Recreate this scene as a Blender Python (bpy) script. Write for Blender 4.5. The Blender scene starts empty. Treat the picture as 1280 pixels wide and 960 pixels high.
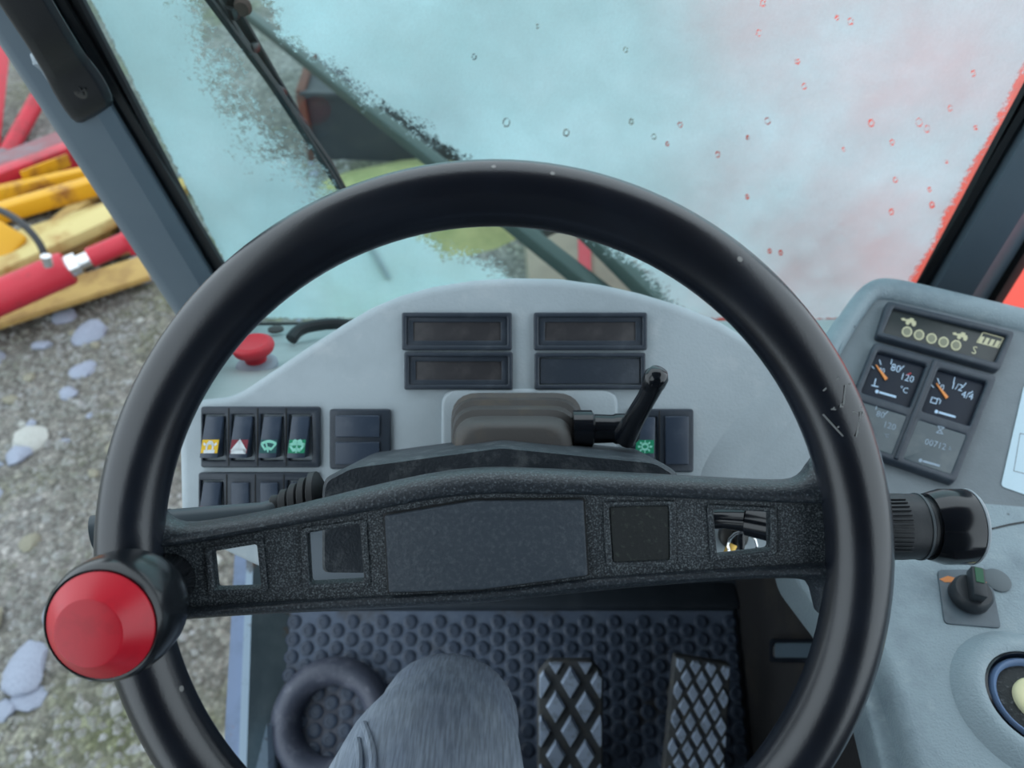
import bpy, bmesh, math, random
from mathutils import Vector, Matrix, Quaternion, noise

random.seed(7)
sc = bpy.context.scene
COL = sc.collection

# ------------------------------------------------------------------ camera, sky, exposure
F = 960.0                                   # focal length in pixels of the 1280 x 960 frame
CAM = Vector((0, 0, 1.2))
PITCH = math.radians(45)
camd = bpy.data.cameras.new('camera')
camd.sensor_fit = 'HORIZONTAL'; camd.sensor_width = 36.0; camd.lens = 36.0 * F / 1280.0
camd.clip_start = 0.01; camd.clip_end = 200
camd.dof.use_dof = True; camd.dof.focus_distance = 0.47; camd.dof.aperture_fstop = 8.5
cam = bpy.data.objects.new('camera', camd); COL.objects.link(cam)
cam.location = CAM; cam.rotation_euler = (math.radians(90) - PITCH, 0, 0)
sc.camera = cam

world = bpy.data.worlds.new('overcast_sky'); sc.world = world
world.use_nodes = True
bg = world.node_tree.nodes['Background']
bg.inputs['Color'].default_value = (0.80, 0.92, 1.0, 1)
bg.inputs['Strength'].default_value = 1.0
vs = sc.view_settings
vs.view_transform = 'Standard'; vs.look = 'None'; vs.gamma = 1.0; vs.use_curve_mapping = False
vs.exposure = 0.9

# ------------------------------------------------------------------ geometry helpers
c45, s45 = math.cos(PITCH), math.sin(PITCH)
AX = Vector((0, c45, -s45)); DN = Vector((0, -s45, -c45)); RT = Vector((1, 0, 0))
def ray(px, py): return AX + RT * ((px - 640) / F) + DN * ((py - 480) / F)
def W(px, py, d): return CAM + ray(px, py) * d
def plane(pt, n):
    pt = Vector(pt); n = Vector(n).normalized()
    def f(px, py, h=0.0):
        r = ray(px, py)
        return CAM + r * ((pt - CAM).dot(n) / r.dot(n)) + n * h
    return f
def plane_exact(pt, n):                     # the same, but the offset plane itself is met on the sight line
    pt = Vector(pt); n = Vector(n).normalized()
    def f(px, py, h=0.0):
        r = ray(px, py)
        return CAM + r * (((pt + n * h) - CAM).dot(n) / r.dot(n))
    return f
def facing(d):                              # a plane square to the view axis, h towards the driver
    return lambda px, py, h=0.0: W(px, py, d) - AX * h

def S(r, g, b):                             # sRGB 0-255 to linear
    def l(c):
        c /= 255.0
        return c / 12.92 if c <= 0.04045 else ((c + 0.055) / 1.055) ** 2.4
    return (l(r), l(g), l(b), 1.0)

def root_loc(p):
    while p.parent: p = p.parent
    return p.location
def setp(o, label=None, cat=None, group=None, kind=None):
    if label: o['label'] = label
    if cat: o['category'] = cat
    if group: o['group'] = group
    if kind: o['kind'] = kind
    return o
def thing(name, loc, label, cat, group=None, kind=None):
    o = bpy.data.objects.new(name, None); COL.objects.link(o)
    o.empty_display_size = 0.02; o.location = loc
    return setp(o, label, cat, group, kind)
def mk(name, vf, mat, parent=None, loc=None, smooth=35, label=None, cat=None, group=None, kind=None, sub=0):
    verts, faces = vf[0], vf[1]
    if parent is not None: off = root_loc(parent)
    else:
        if loc is None:
            n = len(verts); loc = (sum(v[0] for v in verts) / n, sum(v[1] for v in verts) / n, min(v[2] for v in verts))
        off = Vector(loc)
    me = bpy.data.meshes.new(name)
    me.from_pydata([tuple(Vector(v) - off) for v in verts], [], faces)
    bm = bmesh.new(); bm.from_mesh(me)
    bmesh.ops.remove_doubles(bm, verts=bm.verts, dist=1e-6)
    bmesh.ops.recalc_face_normals(bm, faces=bm.faces)
    bm.to_mesh(me); bm.free()
    if smooth:
        me.polygons.foreach_set('use_smooth', [True] * len(me.polygons))
        me.set_sharp_from_angle(angle=math.radians(smooth))
    for m in (mat if isinstance(mat, (list, tuple)) else [mat]): me.materials.append(m)
    o = bpy.data.objects.new(name, me); COL.objects.link(o)
    if parent is not None: o.parent = parent
    else: o.location = off
    if sub:
        md = o.modifiers.new('smooth', 'SUBSURF'); md.levels = sub; md.render_levels = sub
    return setp(o, label, cat, group, kind)
def cat_(*parts):
    V, Fc = [], []
    for v, f in parts:
        b = len(V); V += list(v); Fc += [tuple(i + b for i in q) for q in f]
    return V, Fc

def rpoly(pts, r=0.0, n=4):
    """polygon with rounded corners; a point may carry its own radius"""
    out = []; N = len(pts)
    for i, p in enumerate(pts):
        rr = p[2] if len(p) > 2 else r
        P = Vector(p[:2]); A = Vector(pts[i - 1][:2]) - P; B = Vector(pts[(i + 1) % N][:2]) - P
        if rr <= 0 or A.length < 1e-9 or B.length < 1e-9: out.append(tuple(P)); continue
        t = min(rr, A.length * .49, B.length * .49)
        a = P + A.normalized() * t; b = P + B.normalized() * t
        for k in range(n + 1):
            u = k / n
            q = a * (1 - u) ** 2 + P * 2 * u * (1 - u) + b * u * u
            out.append(tuple(q))
    return out
def rect(x0, y0, x1, y1, r=0.0, n=4): return rpoly([(x0, y0), (x1, y0), (x1, y1), (x0, y1)], r, n)
def circ(cx, cy, r, n=20, ry=None):
    return [(cx + r * math.cos(2 * math.pi * k / n), cy + (ry or r) * math.sin(2 * math.pi * k / n)) for k in range(n)]
def plate(rings, z0, z1, bev, f, zs, res=2):
    """2-D outlines (first = outside, others = holes) raised from z0 to z1 with rounded edges, mapped to the world by f(x, y, h)"""
    if not isinstance(rings[0][0], (tuple, list)): rings = [rings]
    cu = bpy.data.curves.new('tmp', 'CURVE'); cu.dimensions = '2D'; cu.fill_mode = 'BOTH'
    h = (z1 - z0) / 2; bev = min(bev, h * .98)
    cu.extrude = h - bev; cu.bevel_depth = bev; cu.bevel_resolution = res; cu.offset = -bev
    for ring in rings:
        sp = cu.splines.new('POLY'); sp.points.add(len(ring) - 1)
        for p, q in zip(sp.points, ring): p.co = (q[0], q[1], 0, 1)
        sp.use_cyclic_u = True
    ob = bpy.data.objects.new('tmp', cu)
    me = ob.to_mesh()
    V = [f(v.co.x, v.co.y, (v.co.z + (z0 + z1) / 2) * zs) for v in me.vertices]
    Fc = [tuple(p.vertices) for p in me.polygons]
    ob.to_mesh_clear(); bpy.data.objects.remove(ob); bpy.data.curves.remove(cu)
    return V, Fc
def text(s, px, py, size, ang, f, h):
    cu = bpy.data.curves.new('tmp', 'FONT'); cu.body = s; cu.size = size; cu.align_x = 'CENTER'; cu.align_y = 'CENTER'
    cu.resolution_u = 2
    ob = bpy.data.objects.new('tmp', cu); me = ob.to_mesh()
    ca, sa = math.cos(ang), math.sin(ang)
    V = [f(px + v.co.x * ca + v.co.y * sa, py + v.co.x * sa - v.co.y * ca, h) for v in me.vertices]
    Fc = [tuple(p.vertices) for p in me.polygons]
    ob.to_mesh_clear(); bpy.data.objects.remove(ob); bpy.data.curves.remove(cu)
    return V, Fc
def loft(rings, closed=True, cap=True):
    V = []; Fc = []; n = len(rings[0])
    for r in rings: V += list(r)
    for i in range(len(rings) - 1):
        for j in range(n if closed else n - 1):
            k = (j + 1) % n
            Fc.append((i * n + j, i * n + k, (i + 1) * n + k, (i + 1) * n + j))
    if cap and closed:
        Fc.append(tuple(range(n))); Fc.append(tuple((len(rings) - 1) * n + j for j in range(n)))
    return V, Fc
def frame_of(t):
    t = t.normalized(); up = Vector((0, 0, 1)) if abs(t.z) < .9 else Vector((0, 1, 0))
    x = t.cross(up).normalized(); return x, x.cross(t).normalized()
def tube(pts, rad, seg=12, cap=True, smooth=0):
    pts = [Vector(p) for p in pts]
    rads = rad if isinstance(rad, (list, tuple)) else [rad] * len(pts)
    rads = [Vector(r) if isinstance(r, (list, tuple)) else Vector((r, r)) for r in rads]
    if smooth:
        P, R = [], []
        n = len(pts)
        for i in range(n - 1):
            p0, p1, p2, p3 = pts[max(i - 1, 0)], pts[i], pts[i + 1], pts[min(i + 2, n - 1)]
            for k in range(smooth):
                t = k / smooth
                P.append(.5 * ((2 * p1) + (p2 - p0) * t + (2 * p0 - 5 * p1 + 4 * p2 - p3) * t * t + (3 * p1 - p0 - 3 * p2 + p3) * t ** 3))
                R.append(rads[i] * (1 - t) + rads[i + 1] * t)
        P.append(pts[-1]); R.append(rads[-1]); pts, rads = P, R
    rings = []; x = None
    for i, p in enumerate(pts):
        t = (pts[min(i + 1, len(pts) - 1)] - pts[max(i - 1, 0)])
        if x is None: x, y = frame_of(t)
        else:
            t = t.normalized(); x = (x - t * x.dot(t)).normalized(); y = x.cross(t).normalized()
        rx, ry = rads[i]
        rings.append([p + x * (rx * math.cos(2 * math.pi * k / seg)) + y * (ry * math.sin(2 * math.pi * k / seg)) for k in range(seg)])
    return loft(rings, True, cap)
def lathe(base, axis, prof, seg=32):
    """profile of (radius, height) turned about an axis"""
    base = Vector(base); t = Vector(axis).normalized(); x, y = frame_of(t)
    rings = [[base + t * h + x * (max(r, 1e-5) * math.cos(2 * math.pi * k / seg)) + y * (max(r, 1e-5) * math.sin(2 * math.pi * k / seg)) for k in range(seg)] for r, h in prof]
    return loft(rings, True, True)
def box(x0, x1, y0, y1, z0, z1, bev=0.0, seg=2):
    bm = bmesh.new(); bmesh.ops.create_cube(bm, size=1)
    for v in bm.verts:
        v.co = Vector(((x0 + x1) / 2 + v.co.x * (x1 - x0), (y0 + y1) / 2 + v.co.y * (y1 - y0), (z0 + z1) / 2 + v.co.z * (z1 - z0)))
    if bev: bmesh.ops.bevel(bm, geom=bm.edges[:], offset=bev, segments=seg, profile=.5, affect='EDGES')
    bm.verts.index_update()
    r = [v.co.copy() for v in bm.verts], [tuple(v.index for v in f.verts) for f in bm.faces]
    bm.free(); return r
def beam(p, q, w, t, up=Vector((0, 0, 1)), bev=0.004):
    """rectangular bar between two points: w across, t along 'up'"""
    p, q = Vector(p), Vector(q); d = (q - p); L = d.length; d = d.normalized()
    x = d.cross(up).normalized(); u = x.cross(d).normalized()
    v, f = box(-w / 2, w / 2, 0, L, -t / 2, t / 2, bev)
    return [p + x * a.x + d * a.y + u * a.z for a in v], f
def hexa(near, far):                        # solid between two quads
    return loft([near, far], True, True)

# ------------------------------------------------------------------ materials
def mat(name, col, rough=.5, var=None, bump=None, metal=0.0, spec=.5, coat=0.0, extra=None, emit=None):
    """var = [(colour, scale, detail, low, high), ...] noise layers; bump = (scale, strength); extra = voronoi specks (colour, scale, size)"""
    m = bpy.data.materials.new(name); m.use_nodes = True
    nt = m.node_tree; N = nt.nodes; L = nt.links; b = N['Principled BSDF']
    b.inputs['Roughness'].default_value = rough; b.inputs['Metallic'].default_value = metal
    b.inputs['Specular IOR Level'].default_value = spec; b.inputs['Coat Weight'].default_value = coat
    b.inputs['Base Color'].default_value = col
    tc = N.new('ShaderNodeTexCoord'); cur = None
    def mixin(fac, colour, cur):
        mx = N.new('ShaderNodeMix'); mx.data_type = 'RGBA'
        L.new(fac, mx.inputs[0])
        if cur is None: mx.inputs[6].default_value = col
        else: L.new(cur, mx.inputs[6])
        mx.inputs[7].default_value = colour
        return mx.outputs[2]
    for (c2, scale, detail, lo, hi) in (var or []):
        nz = N.new('ShaderNodeTexNoise'); nz.inputs['Scale'].default_value = scale; nz.inputs['Detail'].default_value = detail
        nz.inputs['Roughness'].default_value = .65
        L.new(tc.outputs['Object'], nz.inputs['Vector'])
        mr = N.new('ShaderNodeMapRange'); mr.inputs[1].default_value = lo; mr.inputs[2].default_value = hi
        L.new(nz.outputs['Fac'], mr.inputs[0])
        cur = mixin(mr.outputs[0], c2, cur)
    if extra:
        c2, scale, size = extra
        vo = N.new('ShaderNodeTexVoronoi'); vo.inputs['Scale'].default_value = scale
        L.new(tc.outputs['Object'], vo.inputs['Vector'])
        mr = N.new('ShaderNodeMapRange'); mr.inputs[1].default_value = size; mr.inputs[2].default_value = size * .6
        L.new(vo.outputs['Distance'], mr.inputs[0])
        cur = mixin(mr.outputs[0], c2, cur)
    if cur is not None: L.new(cur, b.inputs['Base Color'])
    if bump:
        nz = N.new('ShaderNodeTexNoise'); nz.inputs['Scale'].default_value = bump[0]; nz.inputs['Detail'].default_value = 3
        L.new(tc.outputs['Object'], nz.inputs['Vector'])
        bp = N.new('ShaderNodeBump'); bp.inputs['Strength'].default_value = bump[1]; bp.inputs['Distance'].default_value = .002
        L.new(nz.outputs['Fac'], bp.inputs['Height']); L.new(bp.outputs[0], b.inputs['Normal'])
    return m

M = {}
M['rim'] = mat('rim_black', (.0045, .0065, .012, 1), .27, [((.010, .014, .023, 1), 14, 4, .45, .7)], (900, .05), spec=.8, extra=((.25, .25, .24, 1), 42, .075))
M['spoke'] = mat('spoke_black', (.014, .020, .027, 1), .5, [((.16, .19, .205, 1), 1100, 3, .49, .66)], (900, .4))
M['rail'] = mat('spoke_rail_black', (.014, .020, .028, 1), .38, [((.13, .16, .18, 1), 800, 4, .52, .74)], (600, .25), spec=.7)
M['pad'] = mat('hub_pad', (.040, .054, .072, 1), .55, [((.085, .105, .125, 1), 420, 8, .48, .75)], (500, .25))
M['insert'] = mat('insert_black', (.014, .018, .019, 1), .7, [((.06, .07, .06, 1), 300, 4, .56, .75)], (600, .3))
M['knob'] = mat('knob_black', (.008, .010, .013, 1), .22, spec=.6)
M['redcap'] = mat('red_plastic', S(205, 28, 48), .35, [(S(170, 25, 40), 40, 4, .5, .8)])
M['shroud'] = mat('column_plastic', (.024, .032, .042, 1), .48, [((.12, .135, .145, 1), 90, 9, .50, .78)], (500, .3))
M['rubber'] = mat('rubber_dark', (.016, .018, .020, 1), .6, [((.04, .045, .05, 1), 40, 4, .5, .8)])
M['boot'] = mat('boot_brown_rubber', (.066, .062, .060, 1), .55, [((.11, .09, .065, 1), 22, 5, .5, .75)], (200, .1))
M['stalk'] = mat('stalk_grey', (.05, .066, .078, 1), .42)
M['grip'] = mat('grip_black', (.020, .025, .031, 1), .45, bump=(200, .1))
M['gloss'] = mat('cap_gloss_black', (.006, .008, .012, 1), .16, spec=.6)
M['dash'] = mat('dash_grey', (.43, .50, .54, 1), .55, [((.33, .39, .425, 1), 7, 6, .4, .75), ((.50, .555, .58, 1), 30, 6, .55, .8)], (420, .16), extra=((.15, .17, .18, 1), 16, .035))
M['console'] = mat('console_grey', (.27, .345, .385, 1), .45, [((.15, .20, .235, 1), 9, 7, .46, .70), ((.36, .43, .46, 1), 34, 6, .58, .8)], (500, .45), extra=((.10, .12, .13, 1), 24, .05))
M['binnacle'] = mat('binnacle_grey', (.20, .235, .26, 1), .55, [((.15, .18, .20, 1), 12, 6, .42, .72)], (420, .2))
M['panel'] = mat('switch_frame', (.030, .042, .060, 1), .42, [((.055, .07, .09, 1), 60, 4, .5, .8)], (400, .1))
M['rocker'] = mat('rocker_slate', (.042, .060, .092, 1), .30, [((.07, .09, .125, 1), 60, 4, .5, .8)])
M['screen'] = mat('display_window', (.046, .045, .050, 1), .35, [((.095, .09, .092, 1), 60, 6, .45, .8)])
M['yellow'] = mat('symbol_yellow', S(235, 190, 30), .4)
M['symred'] = mat('symbol_red', S(125, 30, 50), .4)
M['symdark'] = mat('symbol_dark_green', S(20, 85, 85), .4)
M['symgreen'] = mat('symbol_green', S(15, 140, 100), .4)
M['white'] = mat('print_white', S(225, 232, 235), .5)
M['palegreen'] = mat('print_pale_green', S(150, 225, 205), .5)
M['cream'] = mat('print_cream', S(205, 200, 165), .5)
M['creamdim'] = mat('print_cream_dim', S(135, 135, 115), .5)
M['lampglass'] = mat('lamp_window', (.020, .026, .027, 1), .3, [((.035, .042, .04, 1), 40, 4, .5, .8)])
M['gaugeface'] = mat('gauge_face', (.012, .018, .032, 1), .45, spec=.25)
M['gaugecover'] = mat('gauge_cover', (.075, .10, .115, 1), .25, [((.12, .145, .155, 1), 60, 4, .5, .8)])
M['printblue'] = mat('print_pale_blue', S(190, 215, 240), .5)
M['printdim'] = mat('print_dim_blue', S(150, 168, 185), .5)
M['orange'] = mat('needle_orange', S(240, 150, 75), .4)
M['estop'] = mat('stop_red', S(205, 40, 55), .5, [(S(150, 40, 50), 60, 5, .55, .75)])
M['ledge'] = mat('ledge_pale', (.40, .46, .46, 1), .5, [((.30, .35, .35, 1), 12, 6, .45, .75)])
M['pillar'] = mat('pillar_slate_paint', (.098, .135, .170, 1), .36, [((.12, .16, .19, 1), 6, 4, .4, .8)], extra=((.03, .04, .05, 1), 18, .03))
M['seal'] = mat('seal_rubber', (.007, .009, .011, 1), .5)
M['handle'] = mat('handle_black', (.007, .009, .013, 1), .33, bump=(160, .08))
M['screw'] = mat('screw_metal', (.06, .06, .058, 1), .4, metal=.6)
M['sealant'] = mat('sealant', (.32, .38, .43, 1), .35, bump=(160, .7))
M['matbase'] = mat('mat_slate', (.10, .135, .20, 1), .55, [((.15, .19, .255, 1), 30, 5, .45, .75), ((.05, .042, .034, 1), 7, 5, .58, .7)], (200, .3))
M['stud'] = mat('stud_slate', (.048, .068, .108, 1), .45, [((.09, .115, .16, 1), 60, 4, .5, .8)])
M['pedal'] = mat('pedal_rubber', (.085, .09, .095, 1), .6, [((.14, .135, .115, 1), 60, 5, .5, .75)])
M['tread'] = mat('pedal_worn_tread', (.50, .60, .76, 1), .36, [((.13, .16, .20, 1), 60, 4, .5, .8)])
M['metal'] = mat('bare_steel', (.55, .56, .57, 1), .3, metal=1.0)
M['chrome'] = mat('chrome', (.8, .8, .82, 1), .12, metal=1.0)
M['key'] = mat('key_brass', (.75, .48, .12, 1), .35, metal=.7)
M['ring'] = mat('worn_rubber', (.075, .085, .12, 1), .45, [((.22, .23, .28, 1), 34, 6, .52, .75)], (120, .4))
M['carpet'] = mat('side_panel_dark', (.016, .016, .018, 1), .85, [((.045, .038, .03, 1), 9, 6, .5, .75)], (300, .5))
M['wallfront'] = mat('bulkhead_paint', (.035, .046, .06, 1), .5, [((.06, .075, .09, 1), 12, 5, .5, .75)])
M['sill'] = mat('sill_paint', (.20, .27, .42, 1), .45, [((.13, .18, .26, 1), 14, 5, .45, .7), ((.33, .13, .04, 1), 9, 6, .62, .68)])
M['sillgrey'] = mat('sill_grey_paint', (.12, .165, .185, 1), .5, [((.17, .22, .235, 1), 20, 5, .45, .7), ((.22, .11, .05, 1), 11, 6, .64, .70)])
M['sillchip'] = mat('sill_chipped_paint', (.30, .40, .50, 1), .4, [((.10, .11, .12, 1), 22, 5, .55, .62), ((.25, .12, .05, 1), 16, 5, .62, .68)])
M['denim'] = None
M['ground'] = mat('dirt', (.17, .165, .145, 1), .9, [((.27, .26, .245, 1), 1.1, 8, .45, .62), ((.15, .165, .085, 1), .9, 9, .50, .64)], None)
def pebbly(m):
    nt = m.node_tree; N = nt.nodes; L = nt.links; b = N['Principled BSDF']; cur = b.inputs['Base Color'].links[0].from_socket
    tc = [n for n in N if n.type == 'TEX_COORD'][0]; hs = []
    for sc_, lo, hi in ((36, .74, 1.5), (95, .72, 1.35)):
        vo = N.new('ShaderNodeTexVoronoi'); vo.inputs['Scale'].default_value = sc_; L.new(tc.outputs['Object'], vo.inputs['Vector'])
        sp = N.new('ShaderNodeSeparateColor'); L.new(vo.outputs['Color'], sp.inputs[0])
        pw = N.new('ShaderNodeMath'); pw.operation = 'POWER'; pw.inputs[1].default_value = 2.2; L.new(sp.outputs[0], pw.inputs[0])
        mr = N.new('ShaderNodeMapRange'); mr.inputs[3].default_value = lo; mr.inputs[4].default_value = hi; L.new(pw.outputs[0], mr.inputs[0])
        mx = N.new('ShaderNodeMix'); mx.data_type = 'RGBA'; mx.blend_type = 'MULTIPLY'; mx.inputs[0].default_value = 1
        L.new(cur, mx.inputs[6]); L.new(mr.outputs[0], mx.inputs[7]); cur = mx.outputs[2]; hs.append(vo.outputs['Distance'])
    L.new(cur, b.inputs['Base Color'])
    bp = N.new('ShaderNodeBump'); bp.invert = True; bp.inputs['Strength'].default_value = .9; bp.inputs['Distance'].default_value = .02; L.new(hs[0], bp.inputs['Height']); L.new(bp.outputs[0], b.inputs['Normal'])
pebbly(M['ground'])
M['gravel'] = mat('gravel_grey', (.30, .305, .30, 1), .8, [((.17, .175, .13, 1), 5, 4, .4, .7), ((.48, .49, .50, 1), 11, 3, .55, .75)])
M['stoneA'] = mat('stone_blue', (.31, .35, .44, 1), .7, [((.20, .23, .29, 1), 14, 5, .45, .7)], (30, .5))
M['stoneB'] = mat('stone_pale', (.46, .47, .45, 1), .75, [((.28, .30, .25, 1), 14, 5, .45, .7)], (30, .5))
M['stoneC'] = mat('stone_tan', (.28, .265, .21, 1), .8, [((.16, .17, .10, 1), 14, 5, .45, .7)], (30, .5))
M['redpaint'] = mat('implement_red', S(190, 40, 58), .45, [(S(125, 50, 52), 5, 7, .50, .7)])
M['redgrey'] = mat('implement_worn_red', S(135, 85, 90), .6, [(S(120, 120, 125), 4, 6, .45, .65)])
M['yelpaint'] = mat('implement_yellow', S(215, 160, 25), .5, [(S(140, 90, 40), 5, 7, .52, .68)])
M['wood'] = mat('weathered_wood', S(190, 160, 95), .75, [(S(130, 95, 55), 4, 7, .45, .7)], (40, .3))
M['woodpale'] = mat('pale_wood', S(205, 190, 130), .75, [(S(165, 125, 70), 4, 7, .48, .68)], (40, .3))
M['hose'] = mat('hose_black', (.012, .014, .017, 1), .4)
M['redhood'] = mat('orange_red_body', S(232, 62, 36), .4, [(S(200, 50, 32), 2, 4, .45, .8)])
M['darkgreen'] = mat('dark_green_steel', (.014, .035, .030, 1), .5)
M['crate'] = mat('crate_dark', (.022, .026, .034, 1), .6, [((.05, .05, .05, 1), 6, 5, .5, .75)])
M['rust'] = mat('rusty_edge', (.13, .05, .035, 1), .8, [((.04, .035, .035, 1), 5, 5, .5, .7)])
M['moss'] = mat('yellow_moss', (.36, .36, .16, 1), .95, [((.22, .25, .10, 1), 8, 6, .4, .7)], (60, 1))
M['board'] = mat('beige_board', (.30, .26, .20, 1), .8, [((.22, .19, .15, 1), 4, 5, .45, .7)])
M['roofliner'] = mat('headliner', (.07, .08, .09, 1), .85)
M['paper'] = mat('paper', S(205, 228, 240), .6)
M['ink'] = mat('print_grey', S(110, 120, 130), .6)
M['platemetal'] = mat('plate_slate', (.085, .115, .14, 1), .38, [((.06, .08, .10, 1), 40, 4, .45, .7)])
M['ringblue'] = mat('ring_blue_grey', (.13, .21, .37, 1), .4)
M['specmesh'] = mat('speckled_black', (.02, .024, .026, 1), .7, [((.12, .125, .13, 1), 300, 3, .58, .75)], (300, .6))
M['creamplastic'] = mat('cream_plastic', S(225, 220, 175), .45)
M['orangeprint'] = mat('print_orange', S(215, 130, 60), .5)
M['greenprint'] = mat('print_deep_green', S(20, 85, 55), .5)
M['shoe'] = mat('shoe_black', (.02, .02, .022, 1), .6)

def denim():
    m = mat('denim', (.17, .205, .265, 1), .85, [((.28, .325, .38, 1), 9, 5, .42, .7)], None, spec=.2)
    nt = m.node_tree; N = nt.nodes; L = nt.links; b = N['Principled BSDF']
    src = b.inputs['Base Color'].links[0].from_socket
    tc = [n for n in N if n.type == 'TEX_COORD'][0]
    mp = N.new('ShaderNodeMapping'); mp.inputs['Scale'].default_value = (520, 45, 60); L.new(tc.outputs['Object'], mp.inputs[0])
    nz = N.new('ShaderNodeTexNoise'); nz.inputs['Scale'].default_value = 1; nz.inputs['Detail'].default_value = 2; L.new(mp.outputs[0], nz.inputs['Vector'])
    mr = N.new('ShaderNodeMapRange'); mr.inputs[1].default_value = .35; mr.inputs[2].default_value = .65; mr.inputs[3].default_value = .8; mr.inputs[4].default_value = 1.18
    L.new(nz.outputs['Fac'], mr.inputs[0])
    mx = N.new('ShaderNodeMix'); mx.data_type = 'RGBA'; mx.blend_type = 'MULTIPLY'; mx.inputs[0].default_value = 1
    L.new(src, mx.inputs[6]); L.new(mr.outputs[0], mx.inputs[7]); L.new(mx.outputs[2], b.inputs['Base Color'])
    bp = N.new('ShaderNodeBump'); bp.inputs['Strength'].default_value = .35; bp.inputs['Distance'].default_value = .001
    L.new(nz.outputs['Fac'], bp.inputs['Height']); L.new(bp.outputs[0], b.inputs['Normal'])
    return m
M['denim'] = denim()

# ------------------------------------------------------------------ the planes of the cab
GROUND_Z = -1.2
glassf = plane_exact((0, .8427, .487), (0, .990, .139))           # windshield, h outwards
toe = plane((0, .40, 0), (0, -math.sin(math.radians(25)), math.cos(math.radians(25))))   # sloping toe board
ctop = plane((0, 0, .62), (0, 0, 1))                        # console top
dashf = facing(.66); DPX = .66 / F
_o, _u, _v = W(1090, 432, .80), W(1242, 475, .775), W(1040, 556, .742)
_bn = (_u - _o).cross(_v - _o).normalized()
if _bn.dot(AX) > 0: _bn = -_bn
binf = plane(_o, _bn); BPX = .76 / F
CPX = .64 / F

# ------------------------------------------------------------------ structure
# ground
def ground():
    nx, ny = 90, 90; V = []; Fc = []
    for j in range(ny + 1):
        for i in range(nx + 1):
            x = -9 + 18 * i / nx; y = -4 + 18 * j / ny
            z = GROUND_Z + .05 * noise.noise((x * .5, y * .5, 0)) + .015 * noise.noise((x * 2.3, y * 2.3, 4))
            V.append(Vector((x, y, z)))
    for j in range(ny):
        for i in range(nx):
            a = j * (nx + 1) + i; Fc.append((a, a + 1, a + nx + 2, a + nx + 1))
    return V, Fc
def gz(x, y): return GROUND_Z + .05 * noise.noise((x * .5, y * .5, 0)) + .015 * noise.noise((x * 2.3, y * 2.3, 4))
g = mk('ground', ground(), M['ground'], loc=(0, 0, GROUND_Z), kind='structure', label='mossy gravel ground outside the cab')

def rock(seed, flat):
    bm = bmesh.new(); bmesh.ops.create_icosphere(bm, subdivisions=2, radius=1)
    for v in bm.verts:
        n = noise.noise(v.co * 1.1 + Vector((seed, 0, 0))); n2 = noise.noise(v.co * 2.6 + Vector((0, seed, 0)))
        v.co *= 1 + .35 * n + .13 * n2; v.co.z *= flat
    me = bpy.data.meshes.new('stone'); bm.to_mesh(me); bm.free(); return me
rocks = []
for i, (mm, fl) in enumerate((('stoneA', .5), ('stoneB', .55), ('stoneA', .42), ('stoneC', .6), ('stoneB', .45), ('stoneA', .55))):
    me = rock(i * 7.3 + 2, fl); me.materials.append(M[mm])
    me.polygons.foreach_set('use_smooth', [True] * len(me.polygons)); me.set_sharp_from_angle(angle=math.radians(32)); rocks.append(me)
placed = 0
while placed < 290:
    x = random.uniform(-3.9, -1.0); y = random.uniform(.5, 4.6)
    if random.random() > .25 and noise.noise((x * .9, y * .9, 9)) < -.08: continue
    sz = .016 + .058 * random.random() ** 2.6
    o = bpy.data.objects.new('stone', random.choice(rocks)); COL.objects.link(o); o.parent = g
    o.location = Vector((x, y, gz(x, y) + sz * .12)) - g.location
    o.scale = (sz * random.uniform(.9, 1.5), sz, sz * random.uniform(.7, 1.1)); o.rotation_euler = (random.uniform(-.2, .2), random.uniform(-.2, .2), random.uniform(0, 6.28))
    placed += 1
def gravel():
    V = []; Fc = []
    oct_v = [(1, 0, 0), (0, 1, 0), (-1, 0, 0), (0, -1, 0), (0, 0, 1), (.6, .6, .6)]
    for _ in range(16000):
        if random.random() < .75: x = random.uniform(-3.8, -1.0); y = random.uniform(.5, 4.4)
        else: x = random.uniform(-5, .8); y = random.uniform(3.5, 8)
        s = random.uniform(.005, .018) * (1 + .6 * (random.random() < .1)); a = random.uniform(0, 6.28); ca, sa = math.cos(a), math.sin(a)
        b = len(V); z = gz(x, y)
        for k in range(5):
            an = k * 6.283 / 5; r = s * random.uniform(.7, 1.3)
            V.append(Vector((x + r * math.cos(an + a), y + r * math.sin(an + a), z - .002)))
        t = s * .35
        for k in range(3):
            an = k * 6.283 / 3; V.append(Vector((x + t * math.cos(an - a), y + t * math.sin(an - a), z + s * random.uniform(.45, .8))))
        for q in ((0, 1, 5), (1, 6, 5), (1, 2, 6), (2, 3, 6), (3, 7, 6), (3, 4, 7), (4, 5, 7), (4, 0, 5), (5, 6, 7)): Fc.append(tuple(b + i for i in q))
    return V, Fc
mk('gravel', gravel(), M['gravel'], loc=(-2, 2, GROUND_Z), smooth=0, kind='stuff', label='loose grey gravel scattered over the ground outside', cat='gravel')

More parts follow.
